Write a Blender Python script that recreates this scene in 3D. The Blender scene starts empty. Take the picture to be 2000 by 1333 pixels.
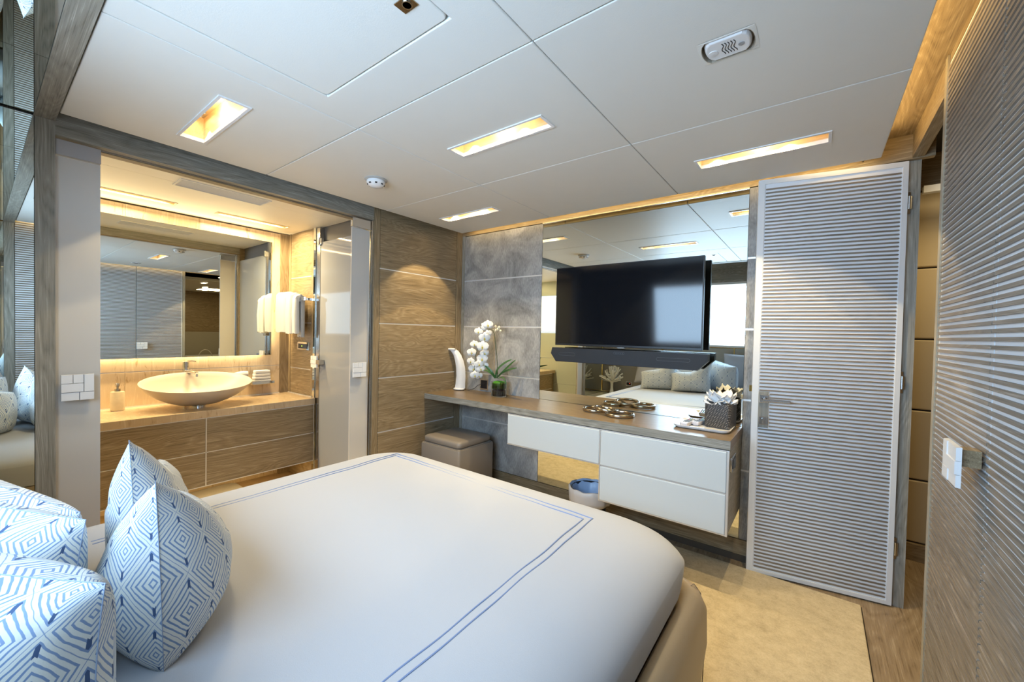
import bpy, bmesh, math, random
from mathutils import Vector, Matrix, noise as mnoise
S = bpy.context.scene
COL = S.collection
PI = math.pi
R = math.radians

# ------------------------------------------------------------------ camera
HC = 1.25
F_PX = 790.18
yaw, pitch, roll = R(36.962), R(-1.1373), R(-1.2146)
cy, sy, cp, sp = math.cos(yaw), math.sin(yaw), math.cos(pitch), math.sin(pitch)
fw = Vector((-sy*cp, cy*cp, sp)); rt = Vector((cy, sy, 0)); dn = fw.cross(rt)
cr, sr = math.cos(roll), math.sin(roll)
r2 = cr*rt + sr*dn; d2 = -sr*rt + cr*dn
cam_d = bpy.data.cameras.new('camera'); cam = bpy.data.objects.new('camera', cam_d); COL.objects.link(cam)
m = Matrix.Identity(4)
for i in range(3):
    m[i][0] = r2[i]; m[i][1] = -d2[i]; m[i][2] = -fw[i]
m[2][3] = HC
cam.matrix_world = m
cam_d.sensor_width = 36; cam_d.lens = F_PX/2000*36; cam_d.clip_start = 0.01; cam_d.clip_end = 60
S.camera = cam

# ------------------------------------------------------------------ world, exposure
w = bpy.data.worlds.new('world'); S.world = w; w.use_nodes = True
w.node_tree.nodes['Background'].inputs[0].default_value = (0.75, 0.85, 1, 1)
w.node_tree.nodes['Background'].inputs[1].default_value = 0.6
S.view_settings.view_transform = 'Standard'; S.view_settings.look = 'None'
S.view_settings.exposure = 0.08; S.view_settings.gamma = 1; S.view_settings.use_curve_mapping = False
S.cycles.max_bounces = 10; S.cycles.diffuse_bounces = 5; S.cycles.glossy_bounces = 7
S.cycles.transmission_bounces = 6; S.cycles.sample_clamp_indirect = 6
S.cycles.use_denoising = True; S.cycles.caustics_reflective = False; S.cycles.caustics_refractive = False

# ------------------------------------------------------------------ main dimensions (metres)
XL, XR = -2.51, 0.325          # left wall, right wall
YT, YH = 2.58, -0.40           # wall with television, wall behind the headboard
ZC = 2.08                      # ceiling
BXM, BY = -3.79, 1.699         # washroom mirror wall, washroom towel wall
BF = -0.045                    # washroom floor
ZV = [0.510, 0.904, 1.298, 1.692]   # heights of the inlay lines in the wall panels

WARM = (1.0, 0.76, 0.40); WARM2 = (1.0, 0.68, 0.26); COOL = (0.47, 0.72, 1.0)
P_WINDOW, P_SPOT, P_BATH, P_COVE = 6.8, 35.0, 22.0, 3.6

def light(name, kind, loc, power, color, rot=(0, 0, 0), size=0.1, size_y=None, angle=None, blend=0.3, spread=None):
    d = bpy.data.lights.new(name, kind); d.energy = power; d.color = color
    if kind == 'AREA':
        d.shape = 'RECTANGLE'; d.size = size; d.size_y = size_y or size
        if spread: d.spread = spread
    elif kind == 'SPOT':
        d.spot_size = angle; d.spot_blend = blend; d.shadow_soft_size = size
    else:
        d.shadow_soft_size = size
    o = bpy.data.objects.new(name, d); o.location = loc; o.rotation_euler = rot; COL.objects.link(o)
    return o

# daylight through the large shaded window above the headboard and the small washroom window
light('window_daylight', 'AREA', (-0.88, YH+0.035, 1.52), 42*P_WINDOW/9, COOL, (R(79), 0, 0), 1.6, 0.70, spread=R(140))
light('washroom_daylight', 'AREA', (-3.42, YH+0.05, 1.55), 1.0, COOL, (R(90), 0, 0), 0.24, 0.5)
# warm strip lights of the room, plus an added corridor fill
light('back_cove_light', 'AREA', (-1.1, 2.495, 2.125), 2.6, WARM2, (R(55), 0, 0), 2.6, 0.02)
light('ceiling_cove_light', 'AREA', (0.20, 1.2, 2.13), P_COVE, WARM2, (0, R(-125), 0), 0.03, 2.5)
light('corridor_fill_light', 'AREA', (0.85, 2.75, 2.12), 9, WARM, (0, 0, 0), 0.3, 0.3)  # added area light without a fitting, to fill the corridor
light('washroom_cove_light', 'AREA', (BXM+0.05, 0.60, 2.055), 0.6, WARM, (0, R(-10), 0), 0.04, 1.9)
light('vanity_floor_light', 'AREA', (-3.40, 0.62, 0.150), 4.5, WARM2, (0, 0, 0), 0.05, 1.9)

# ------------------------------------------------------------------ materials
MATS = {}
def newmat(name):
    mt = bpy.data.materials.new(name); mt.use_nodes = True
    nt = mt.node_tree; b = nt.nodes['Principled BSDF']
    return mt, nt, b
def N(nt, t, **kw):
    n = nt.nodes.new(t)
    for k, v in kw.items(): setattr(n, k, v)
    return n
def plain(name, col, rough=0.5, metal=0.0, spec=0.5, noise=0.0, nscale=40, bump=0.0, bscale=200, emit=None, estr=0, coat=0, trans=0, ior=1.45, sheen=0, alpha=1):
    mt, nt, b = newmat(name)
    b.inputs['Base Color'].default_value = (*col, 1); b.inputs['Roughness'].default_value = rough
    b.inputs['Metallic'].default_value = metal; b.inputs['Specular IOR Level'].default_value = spec
    b.inputs['Coat Weight'].default_value = coat; b.inputs['Transmission Weight'].default_value = trans
    b.inputs['IOR'].default_value = ior; b.inputs['Sheen Weight'].default_value = sheen
    tc = N(nt, 'ShaderNodeTexCoord')
    if noise:
        n = N(nt, 'ShaderNodeTexNoise'); n.inputs['Scale'].default_value = nscale; n.inputs['Detail'].default_value = 5
        nt.links.new(tc.outputs['Object'], n.inputs['Vector'])
        mx = N(nt, 'ShaderNodeMix', data_type='RGBA'); mx.blend_type = 'MIX'
        mx.inputs['A'].default_value = (*[c*(1-noise) for c in col], 1)
        mx.inputs['B'].default_value = (*[min(1, c*(1+noise)) for c in col], 1)
        nt.links.new(n.outputs['Fac'], mx.inputs['Factor']); nt.links.new(mx.outputs['Result'], b.inputs['Base Color'])
    if bump:
        n = N(nt, 'ShaderNodeTexNoise'); n.inputs['Scale'].default_value = bscale; n.inputs['Detail'].default_value = 3
        nt.links.new(tc.outputs['Object'], n.inputs['Vector'])
        bp = N(nt, 'ShaderNodeBump'); bp.inputs['Strength'].default_value = bump; bp.inputs['Distance'].default_value = 0.002
        nt.links.new(n.outputs['Fac'], bp.inputs['Height']); nt.links.new(bp.outputs['Normal'], b.inputs['Normal'])
    if emit:
        b.inputs['Emission Color'].default_value = (*emit, 1); b.inputs['Emission Strength'].default_value = estr
    return mt
def ramp(nt, stops):
    r = N(nt, 'ShaderNodeValToRGB'); e = r.color_ramp.elements
    e[0].position, e[0].color = stops[0][0], (*stops[0][1], 1)
    e[1].position, e[1].color = stops[-1][0], (*stops[-1][1], 1)
    for p, c in stops[1:-1]:
        x = e.new(p); x.color = (*c, 1)
    return r
def wood(name, axis='x', dark=(0.155, 0.105, 0.06), mid=(0.27, 0.20, 0.125), lite=(0.40, 0.325, 0.23), rough=0.42, across=15.0, along=1.3, coat=0.0):
    """limed oak: long fine streaks with pale pores, here and there a wandering cathedral figure"""
    mt, nt, b = newmat(name); tc = N(nt, 'ShaderNodeTexCoord'); L = nt.links.new
    def mp(al, ac):
        mpn = N(nt, 'ShaderNodeMapping'); s = [ac]*3; s['xyz'.index(axis)] = al
        mpn.inputs['Scale'].default_value = s; L(tc.outputs['Object'], mpn.inputs['Vector']); return mpn.outputs[0]
    def noi(vec, det, rg=0.6, dist=0.0):
        n = N(nt, 'ShaderNodeTexNoise'); n.inputs['Scale'].default_value = 1; n.inputs['Detail'].default_value = det
        n.inputs['Roughness'].default_value = rg; n.inputs['Distortion'].default_value = dist; L(vec, n.inputs['Vector']); return n.outputs['Fac']
    def M(op, x, y=None, z=None):
        n = N(nt, 'ShaderNodeMath', operation=op)
        for i, q in enumerate((x, y, z)):
            if q is None: continue
            if isinstance(q, (int, float)): n.inputs[i].default_value = q
            else: L(q, n.inputs[i])
        return n.outputs[0]
    fig = M('PINGPONG', M('MULTIPLY', noi(mp(along*0.75, across*0.42), 3, 0.45, 0.5), 46.0), 1.0)      # growth rings
    fine = noi(mp(along*2.6, across*24), 5, 0.8, 0.2)                                             # pores
    broad = noi(mp(along*1.5, across*3.5), 3, 0.6)
    tot = M('ADD', M('MULTIPLY_ADD', fine, 0.80, M('MULTIPLY', fig, 0.12)), M('MULTIPLY', broad, 0.20))
    r = ramp(nt, [(0.40, dark), (0.53, mid), (0.60, mid), (0.74, lite)])
    L(tot, r.inputs['Fac']); L(r.outputs['Color'], b.inputs['Base Color'])
    bp = N(nt, 'ShaderNodeBump'); bp.inputs['Strength'].default_value = 0.3; bp.inputs['Distance'].default_value = 0.0015
    L(tot, bp.inputs['Height']); L(bp.outputs['Normal'], b.inputs['Normal'])
    b.inputs['Roughness'].default_value = rough; b.inputs['Coat Weight'].default_value = coat; b.inputs['Coat Roughness'].default_value = 0.12
    return mt
def marble(name, base=(0.62, 0.50, 0.35), vein=(0.40, 0.28, 0.16), lite=(0.74, 0.63, 0.47), rot=(R(38), 0, 0), rough=0.22):
    mt, nt, b = newmat(name); tc = N(nt, 'ShaderNodeTexCoord')
    mp = N(nt, 'ShaderNodeMapping'); mp.inputs['Rotation'].default_value = rot; mp.inputs['Scale'].default_value = (8, 26, 3.5)
    nt.links.new(tc.outputs['Object'], mp.inputs['Vector'])
    n = N(nt, 'ShaderNodeTexNoise'); n.inputs['Scale'].default_value = 1.6; n.inputs['Detail'].default_value = 9; n.inputs['Roughness'].default_value = 0.66; n.inputs['Distortion'].default_value = 0.8
    nt.links.new(mp.outputs[0], n.inputs['Vector'])
    r = ramp(nt, [(0.34, vein), (0.43, base), (0.55, base), (0.66, lite)])
    nt.links.new(n.outputs['Fac'], r.inputs['Fac']); nt.links.new(r.outputs['Color'], b.inputs['Base Color'])
    b.inputs['Roughness'].default_value = rough
    return mt
def velvet(name):
    mt, nt, b = newmat(name); tc = N(nt, 'ShaderNodeTexCoord')
    n = N(nt, 'ShaderNodeTexNoise'); n.inputs['Scale'].default_value = 4.0; n.inputs['Detail'].default_value = 8; n.inputs['Roughness'].default_value = 0.62; n.inputs['Distortion'].default_value = 1.2
    nt.links.new(tc.outputs['Object'], n.inputs['Vector'])
    mp = N(nt, 'ShaderNodeMapping'); mp.inputs['Scale'].default_value = (260, 260, 40); nt.links.new(tc.outputs['Object'], mp.inputs['Vector'])
    n2 = N(nt, 'ShaderNodeTexNoise'); n2.inputs['Scale'].default_value = 1; nt.links.new(mp.outputs[0], n2.inputs['Vector'])
    ad = N(nt, 'ShaderNodeMath', operation='MULTIPLY_ADD'); ad.inputs[1].default_value = 0.45
    nt.links.new(n2.outputs['Fac'], ad.inputs[0]); nt.links.new(n.outputs['Fac'], ad.inputs[2])
    r = ramp(nt, [(0.48, (0.15, 0.148, 0.145)), (0.70, (0.29, 0.285, 0.275)), (0.95, (0.50, 0.485, 0.465))])
    nt.links.new(ad.outputs[0], r.inputs['Fac']); nt.links.new(r.outputs['Color'], b.inputs['Base Color'])
    b.inputs['Roughness'].default_value = 0.65; b.inputs['Sheen Weight'].default_value = 0.6; b.inputs['Sheen Roughness'].default_value = 0.4
    return mt
def ikat(name):
    """woven cushion print: nested diamonds of wobbling blue lines on cream, navy ticks along the seams of the diamonds"""
    mt, nt, b = newmat(name); uv = N(nt, 'ShaderNodeUVMap'); L = nt.links.new
    def M(op, x, y=None, z=None):
        n = N(nt, 'ShaderNodeMath', operation=op)
        for i, q in enumerate((x, y, z)):
            if q is None: continue
            if isinstance(q, (int, float)): n.inputs[i].default_value = q
            else: L(q, n.inputs[i])
        return n.outputs[0]
    wob = N(nt, 'ShaderNodeTexNoise'); wob.inputs['Scale'].default_value = 34; wob.inputs['Detail'].default_value = 2; L(uv.outputs[0], wob.inputs['Vector'])
    wb = N(nt, 'ShaderNodeTexNoise'); wb.inputs['Scale'].default_value = 7; L(uv.outputs[0], wb.inputs['Vector'])
    sep = N(nt, 'ShaderNodeSeparateXYZ'); L(uv.outputs[0], sep.inputs[0])
    so = N(nt, 'ShaderNodeSeparateColor'); L(wob.outputs['Color'], so.inputs[0])
    sb = N(nt, 'ShaderNodeSeparateColor'); L(wb.outputs['Color'], sb.inputs[0])
    u = M('ADD', M('MULTIPLY_ADD', so.outputs[0], 0.005, sep.outputs[0]), M('MULTIPLY', sb.outputs[0], 0.016))
    v = M('ADD', M('MULTIPLY_ADD', so.outputs[1], 0.005, sep.outputs[1]), M('MULTIPLY', sb.outputs[1], 0.016))
    U = M('MULTIPLY', u, 7.4); V = M('MULTIPLY', v, 6.2)
    fa = M('SUBTRACT', M('FRACT', M('ADD', M('ADD', U, V), 20.0)), 0.5)
    fb = M('SUBTRACT', M('FRACT', M('ADD', M('SUBTRACT', U, V), 20.0)), 0.5)
    A, B = M('ABSOLUTE', fa), M('ABSOLUTE', fb)
    mx = M('MAXIMUM', A, B)
    ring = M('FRACT', M('MULTIPLY_ADD', mx, 11.0, 0.2))
    rings = N(nt, 'ShaderNodeMapRange'); rings.inputs['From Min'].default_value = 0.59; rings.inputs['From Max'].default_value = 0.68; L(ring, rings.inputs['Value'])
    corner = M('LESS_THAN', M('ABSOLUTE', M('ADD', fa, fb)), 0.05)
    tick = M('MULTIPLY', corner, M('MULTIPLY', M('GREATER_THAN', mx, 0.30), M('LESS_THAN', mx, 0.41)))
    mixn = N(nt, 'ShaderNodeMix', data_type='RGBA'); mixn.inputs['A'].default_value = (0.70, 0.71, 0.66, 1)
    tone = N(nt, 'ShaderNodeMix', data_type='RGBA'); tone.inputs['A'].default_value = (0.13, 0.21, 0.38, 1); tone.inputs['B'].default_value = (0.27, 0.36, 0.52, 1)
    L(sb.outputs[2], tone.inputs['Factor']); L(tone.outputs['Result'], mixn.inputs['B']); L(rings.outputs[0], mixn.inputs['Factor'])
    mix2 = N(nt, 'ShaderNodeMix', data_type='RGBA'); L(mixn.outputs['Result'], mix2.inputs['A']); mix2.inputs['B'].default_value = (0.05, 0.09, 0.19, 1); L(tick, mix2.inputs['Factor'])
    L(mix2.outputs['Result'], b.inputs['Base Color']); b.inputs['Roughness'].default_value = 0.85
    wv = N(nt, 'ShaderNodeTexNoise'); wv.inputs['Scale'].default_value = 400; L(uv.outputs[0], wv.inputs['Vector'])
    bp = N(nt, 'ShaderNodeBump'); bp.inputs['Strength'].default_value = 0.25; bp.inputs['Distance'].default_value = 0.001
    L(wv.outputs['Fac'], bp.inputs['Height']); L(bp.outputs['Normal'], b.inputs['Normal'])
    return mt
def carpet(name):
    mt, nt, b = newmat(name); tc = N(nt, 'ShaderNodeTexCoord')
    n = N(nt, 'ShaderNodeTexNoise'); n.inputs['Scale'].default_value = 22; n.inputs['Detail'].default_value = 12; n.inputs['Roughness'].default_value = 0.9
    nt.links.new(tc.outputs['Object'], n.inputs['Vector'])
    r = ramp(nt, [(0.32, (0.36, 0.29, 0.18)), (0.52, (0.58, 0.49, 0.33)), (0.74, (0.74, 0.65, 0.48))])
    nt.links.new(n.outputs['Fac'], r.inputs['Fac']); nt.links.new(r.outputs['Color'], b.inputs['Base Color'])
    n2 = N(nt, 'ShaderNodeTexNoise'); n2.inputs['Scale'].default_value = 320; nt.links.new(tc.outputs['Object'], n2.inputs['Vector'])
    bp = N(nt, 'ShaderNodeBump'); bp.inputs['Strength'].default_value = 0.5; bp.inputs['Distance'].default_value = 0.004
    nt.links.new(n2.outputs['Fac'], bp.inputs['Height']); nt.links.new(bp.outputs['Normal'], b.inputs['Normal'])
    b.inputs['Roughness'].default_value = 0.95
    return mt
def weave(name, c1, c2, sc):
    mt, nt, b = newmat(name); tc = N(nt, 'ShaderNodeTexCoord')
    mp = N(nt, 'ShaderNodeMapping'); mp.inputs['Rotation'].default_value = (R(45), R(35), R(45)); nt.links.new(tc.outputs['Object'], mp.inputs['Vector'])
    ck = N(nt, 'ShaderNodeTexVoronoi'); ck.inputs['Scale'].default_value = sc; ck.inputs['Randomness'].default_value = 0.15
    nt.links.new(mp.outputs[0], ck.inputs['Vector'])
    r = ramp(nt, [(0.15, c2), (0.5, c1)]); nt.links.new(ck.outputs['Distance'], r.inputs['Fac']); nt.links.new(r.outputs['Color'], b.inputs['Base Color'])
    bp = N(nt, 'ShaderNodeBump'); bp.invert = True; bp.inputs['Strength'].default_value = 0.8; bp.inputs['Distance'].default_value = 0.003
    nt.links.new(ck.outputs['Distance'], bp.inputs['Height']); nt.links.new(bp.outputs['Normal'], b.inputs['Normal'])
    b.inputs['Roughness'].default_value = 0.45
    return mt

WD = dict(dark=(0.125, 0.088, 0.045), mid=(0.265, 0.198, 0.115), lite=(0.47, 0.385, 0.26))
woodx = wood('limed_oak_grain_x', 'x', **WD); woody = wood('limed_oak_grain_y', 'y', **WD); woodz = wood('limed_oak_grain_z', 'z', **WD)
GR = dict(dark=(0.135, 0.128, 0.105), mid=(0.28, 0.265, 0.225), lite=(0.50, 0.48, 0.43))
gwx = wood('grey_oak_x', 'x', **GR); gwy = wood('grey_oak_y', 'y', **GR); gwz = wood('grey_oak_z', 'z', **GR)
slatx = wood('slat_oak_x', 'x', dark=(0.11, 0.085, 0.06), mid=(0.235, 0.195, 0.15), lite=(0.45, 0.39, 0.33), across=20)
slaty = wood('slat_oak_y', 'y', dark=(0.11, 0.085, 0.06), mid=(0.235, 0.195, 0.15), lite=(0.45, 0.39, 0.33), across=20)
desktop = wood('desk_top_oak', 'x', dark=(0.12, 0.08, 0.043), mid=(0.205, 0.145, 0.082), lite=(0.30, 0.23, 0.15), rough=0.36, coat=0.08)
floorm = wood('floor_oak', 'y', dark=(0.14, 0.095, 0.05), mid=(0.26, 0.19, 0.115), lite=(0.40, 0.32, 0.22), across=7)
bfloorm = wood('washroom_floor_oak', 'y', dark=(0.38, 0.27, 0.15), mid=(0.52, 0.39, 0.23), lite=(0.64, 0.50, 0.33), across=7)
recess_wood = wood('recess_wood', 'x', dark=(0.50, 0.36, 0.19), mid=(0.66, 0.52, 0.32), lite=(0.76, 0.64, 0.45), across=12)
ceilm = plain('ceiling_leather', (0.77, 0.765, 0.73), 0.5, noise=0.015, nscale=12, bump=0.12, bscale=300)
bceilm = plain('washroom_ceiling', (0.86, 0.84, 0.77), 0.45)
white = plain('white_lacquer', (0.76, 0.77, 0.78), 0.4)
whiteg = plain('glossy_white', (0.82, 0.83, 0.85), 0.2)
slatback = plain('slat_backing', (0.82, 0.85, 0.90), 0.45)
alu = plain('brushed_inlay', (0.80, 0.80, 0.80), 0.35, metal=0.6)
chrome = plain('chrome', (0.75, 0.76, 0.78), 0.08, metal=1)
steel = plain('satin_steel', (0.50, 0.49, 0.48), 0.25, metal=1)
bronze = plain('champagne_metal', (0.44, 0.37, 0.28), 0.2, metal=1, noise=0.1, nscale=60)
brass = plain('brass', (0.72, 0.47, 0.14), 0.22, metal=1)
mirror = plain('mirror_glass', (0.86, 0.90, 0.86), 0.0, metal=1)
velv = velvet('velvet')
marb = marble('beige_marble'); marbt = marble('beige_marble_top', base=(0.55, 0.42, 0.27), vein=(0.42, 0.30, 0.18), lite=(0.64, 0.52, 0.36), rot=(0, 0, R(35)), rough=0.15)
drawer_white = plain('ivory_leather', (0.59, 0.63, 0.64), 0.35, bump=0.05)
linen = plain('white_bedding', (0.405, 0.42, 0.455), 0.8, bump=0.15, bscale=500, sheen=0.2)
stitch = plain('blue_embroidery', (0.20, 0.27, 0.45), 0.7)
leatherb = plain('beige_leather', (0.36, 0.29, 0.20), 0.4, bump=0.08, bscale=400)
leatherc = plain('corridor_leather', (0.47, 0.385, 0.245), 0.5, bump=0.1)
taupe = plain('taupe_leather', (0.26, 0.225, 0.19), 0.42, bump=0.08, bscale=400)
black = plain('black_plastic', (0.012, 0.012, 0.014), 0.35)
screen = plain('tv_glass', (0.006, 0.007, 0.010), 0.075, spec=0.6)
grille = plain('speaker_fabric', (0.014, 0.018, 0.026), 0.6, bump=0.3, bscale=900)
frost = plain('frosted_glass', (0.58, 0.56, 0.53), 0.06, spec=0.7)
frost2 = plain('grey_frosted_glass', (0.33, 0.345, 0.37), 0.05, spec=0.2)
glass = plain('clear_glass', (0.95, 0.98, 0.96), 0.02, trans=1.0, ior=1.45)
ceramic = plain('matt_stone_basin', (0.58, 0.51, 0.43), 0.38)
soapm = plain('onyx', (0.62, 0.53, 0.38), 0.35, noise=0.15, nscale=30)
towelm = plain('terry_towel', (0.62, 0.63, 0.63), 0.95, bump=0.6, bscale=260, sheen=0.3)
matm = plain('bath_mat', (0.62, 0.62, 0.62), 0.95, bump=0.8, bscale=90)
rugm = carpet('wool_rug')
bulb = plain('lamp_glass', (1, 0.9, 0.7), 0.3, emit=(1.0, 0.76, 0.42), estr=22)
ledm = plain('led_strip', (1, 0.9, 0.7), 0.3, emit=(1.0, 0.70, 0.34), estr=4)
shade = plain('window_blind', (0.9, 0.93, 0.97), 0.7, emit=(0.86, 0.93, 1.0), estr=1.35)  # emission put into the cloth stands for daylight behind it
curtainm = plain('sheer_curtain', (0.85, 0.9, 0.95), 0.8, emit=(0.80, 0.90, 1.0), estr=0.55)
headm = plain('headboard_fabric', (0.34, 0.32, 0.27), 0.75, bump=0.2, bscale=500)
coralm = plain('white_coral', (0.78, 0.78, 0.70), 0.7)
petal = plain('orchid_petal', (0.88, 0.87, 0.84), 0.55)
lipm = plain('orchid_lip', (0.75, 0.62, 0.10), 0.5)
leafm = plain('orchid_leaf', (0.045, 0.13, 0.035), 0.35)
stemm = plain('orchid_stem', (0.06, 0.08, 0.03), 0.5)
bamboo = plain('bamboo_stake', (0.50, 0.35, 0.17), 0.6)
moss = plain('moss', (0.06, 0.26, 0.02), 0.95, noise=0.5, nscale=120, bump=1, bscale=150)
pebble = plain('dark_bark', (0.05, 0.042, 0.035), 0.6, noise=0.8, nscale=160, bump=1, bscale=120)
liner = plain('blue_bin_liner', (0.36, 0.47, 0.66), 0.35)
linerw = plain('pale_bin_liner', (0.50, 0.50, 0.52), 0.4)
basket = weave('woven_leather', (0.035, 0.032, 0.032), (0.27, 0.24, 0.21), 130)
tissue = plain('tissue_paper', (0.90, 0.90, 0.90), 0.9, emit=None)
remote = plain('remote_silver', (0.60, 0.58, 0.62), 0.35)
dark = plain('dark_recess', (0.03, 0.025, 0.02), 0.8)
bwall = plain('washroom_panel', (0.42, 0.46, 0.40), 0.3)
grey = plain('grey_lettering', (0.35, 0.35, 0.36), 0.5)
grillm = plain('vent_grey', (0.74, 0.75, 0.76), 0.5)
grillback = plain('vent_shadow', (0.28, 0.28, 0.28), 0.8)
ik = ikat('ikat_print')
btn = {k: plain('button_'+k, c, 0.5) for k, c in dict(red=(0.6, 0.05, 0.05), green=(0.05, 0.35, 0.1), yellow=(0.7, 0.5, 0.05), blue=(0.05, 0.1, 0.45), dark=(0.05, 0.05, 0.06)).items()}
ledred = plain('red_led', (0.5, 0.02, 0.02), 0.4, emit=(1, 0.05, 0.02), estr=4)
ledgreen = plain('green_led', (0.3, 0.5, 0.05), 0.4, emit=(0.6, 1, 0.1), estr=2)

# ------------------------------------------------------------------ mesh helpers
class MB:
    def __init__(self): self.v = []; self.f = []; self.uv = None
    def add(self, vs, fs):
        k = len(self.v); self.v += [tuple(p) for p in vs]; self.f += [tuple(i+k for i in f) for f in fs]; return self
    def box(self, x0, x1, y0, y1, z0, z1):
        x0, x1 = min(x0, x1), max(x0, x1); y0, y1 = min(y0, y1), max(y0, y1); z0, z1 = min(z0, z1), max(z0, z1)
        return self.add([(x0,y0,z0),(x1,y0,z0),(x1,y1,z0),(x0,y1,z0),(x0,y0,z1),(x1,y0,z1),(x1,y1,z1),(x0,y1,z1)],
                        [(0,3,2,1),(4,5,6,7),(0,1,5,4),(1,2,6,5),(2,3,7,6),(3,0,4,7)])
    def prism(self, pts, axis, a, b):
        """closed polygon pts (2-D) extruded along axis from a to b"""
        n = len(pts)
        def P(p, t):
            return {'x': (t, p[0], p[1]), 'y': (p[0], t, p[1]), 'z': (p[0], p[1], t)}[axis]
        return self.add([P(p, a) for p in pts]+[P(p, b) for p in pts],
                        [tuple(range(n-1, -1, -1)), tuple(range(n, 2*n))]+[(i, (i+1) % n, n+(i+1) % n, n+i) for i in range(n)])
    def rings(self, rs, cap0=True, cap1=True, closed=True):
        """loft through a list of equal length vertex rings"""
        n = len(rs[0]); vs = [p for r in rs for p in r]; fs = []
        for k in range(len(rs)-1):
            for i in range(n if closed else n-1):
                j = (i+1) % n; fs.append((k*n+i, k*n+j, (k+1)*n+j, (k+1)*n+i))
        if cap0: fs.append(tuple(range(n-1, -1, -1)))
        if cap1: fs.append(tuple(range((len(rs)-1)*n, len(rs)*n)))
        return self.add(vs, fs)
    def lathe(self, prof, c=(0, 0, 0), n=32, sx=1, sy=1, cap0=True, cap1=True):
        return self.rings([[(c[0]+sx*r*math.cos(2*PI*i/n), c[1]+sy*r*math.sin(2*PI*i/n), c[2]+z) for i in range(n)] for r, z in prof], cap0, cap1)
    def cyl(self, c, r, h, n=24, axis='z'):
        k = len(self.v); self.lathe([(r, 0), (r, h)], (0, 0, 0), n)
        for i in range(k, len(self.v)):
            x, y, z = self.v[i]
            p = {'z': (x, y, z), 'x': (z, x, y), 'y': (x, z, y)}[axis]
            self.v[i] = (p[0]+c[0], p[1]+c[1], p[2]+c[2])
        return self
    def tube(self, pts, r, n=10, closed=False, square=False):
        pts = [Vector(p) for p in pts]; rs = []; N_ = len(pts); up = Vector((0, 0, 1)); prev = None
        for i, p in enumerate(pts):
            a = pts[(i-1) % N_] if (closed or i > 0) else p
            b_ = pts[(i+1) % N_] if (closed or i < N_-1) else p
            t = (b_-a).normalized()
            if prev is None:
                u = up.cross(t)
                if u.length < 1e-3: u = Vector((1, 0, 0)).cross(t)
                u.normalize()
            else:
                u = (prev - prev.dot(t)*t)
                u.normalize()
            prev = u; v_ = t.cross(u)
            rr = r[i] if isinstance(r, (list, tuple)) else r
            rs.append([tuple(p+rr*(math.cos(2*PI*(k+0.5)/n)*u+math.sin(2*PI*(k+0.5)/n)*v_)) for k in range(n)])
        if closed: rs.append(rs[0]); return self.rings(rs, False, False)
        return self.rings(rs)
    def grid(self, fn, nu, nv):
        vs = [fn(i/(nu-1), j/(nv-1)) for j in range(nv) for i in range(nu)]
        return self.add(vs, [(j*nu+i, j*nu+i+1, (j+1)*nu+i+1, (j+1)*nu+i) for j in range(nv-1) for i in range(nu-1)])
    def xf(self, M_, start=0):
        for i in range(start, len(self.v)): self.v[i] = tuple(M_ @ Vector(self.v[i]))
        return self
    def build(self, name, mat, parent=None, smooth=False, bevel=0, seg=2, sub=0, merge=False, solid=0, local=None, angle=35):
        me = bpy.data.meshes.new(name); me.from_pydata(self.v, [], self.f); me.materials.append(mat)
        bm = bmesh.new(); bm.from_mesh(me)
        if merge: bmesh.ops.remove_doubles(bm, verts=bm.verts, dist=1e-5)
        bmesh.ops.recalc_face_normals(bm, faces=bm.faces); bm.to_mesh(me); bm.free()
        o = bpy.data.objects.new(name, me); COL.objects.link(o)
        if parent is not None:
            o.parent = parent
            if local is None:                     # mesh was written in world coordinates: shift it under its thing
                base = parent
                while base.parent is not None: base = base.parent
                off = base.location
                me.transform(Matrix.Translation(-Vector(off)))
        if smooth:
            me.polygons.foreach_set('use_smooth', [True]*len(me.polygons))
            if not sub: me.set_sharp_from_angle(angle=R(angle))
        if solid:
            md = o.modifiers.new('solidify', 'SOLIDIFY'); md.thickness = solid; md.offset = 0
        if bevel:
            md = o.modifiers.new('bevel', 'BEVEL'); md.width = bevel; md.segments = seg; md.limit_method = 'ANGLE'; md.angle_limit = R(40)
        if sub:
            md = o.modifiers.new('subdivision', 'SUBSURF'); md.levels = sub; md.render_levels = sub
        return o
def box(*a): return MB().box(*a)
def thing(name, label, cat, loc=(0, 0, 0), rz=0, group=None, kind=None):
    o = bpy.data.objects.new(name, None); COL.objects.link(o); o.location = loc; o.rotation_euler = (0, 0, rz); o.empty_display_size = 0.05
    o['label'] = label; o['category'] = cat
    if group: o['group'] = group
    if kind: o['kind'] = kind
    return o
def tag(o, label, cat, group=None):
    o['label'] = label; o['category'] = cat
    if group: o['group'] = group
    return o
def struct(o, label=None):
    o['kind'] = 'structure'
    if label: o['label'] = label
    return o
def dup(root, loc, rz=None, label=None):
    r_ = root.copy(); COL.objects.link(r_); r_.location = loc
    if rz is not None: r_.rotation_euler = (0, 0, rz)
    if label: r_['label'] = label
    for ch in list(root.children):
        c = ch.copy(); COL.objects.link(c); c.parent = r_
        for g in list(ch.children):
            d = g.copy(); COL.objects.link(d); d.parent = c
    return r_
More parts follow.
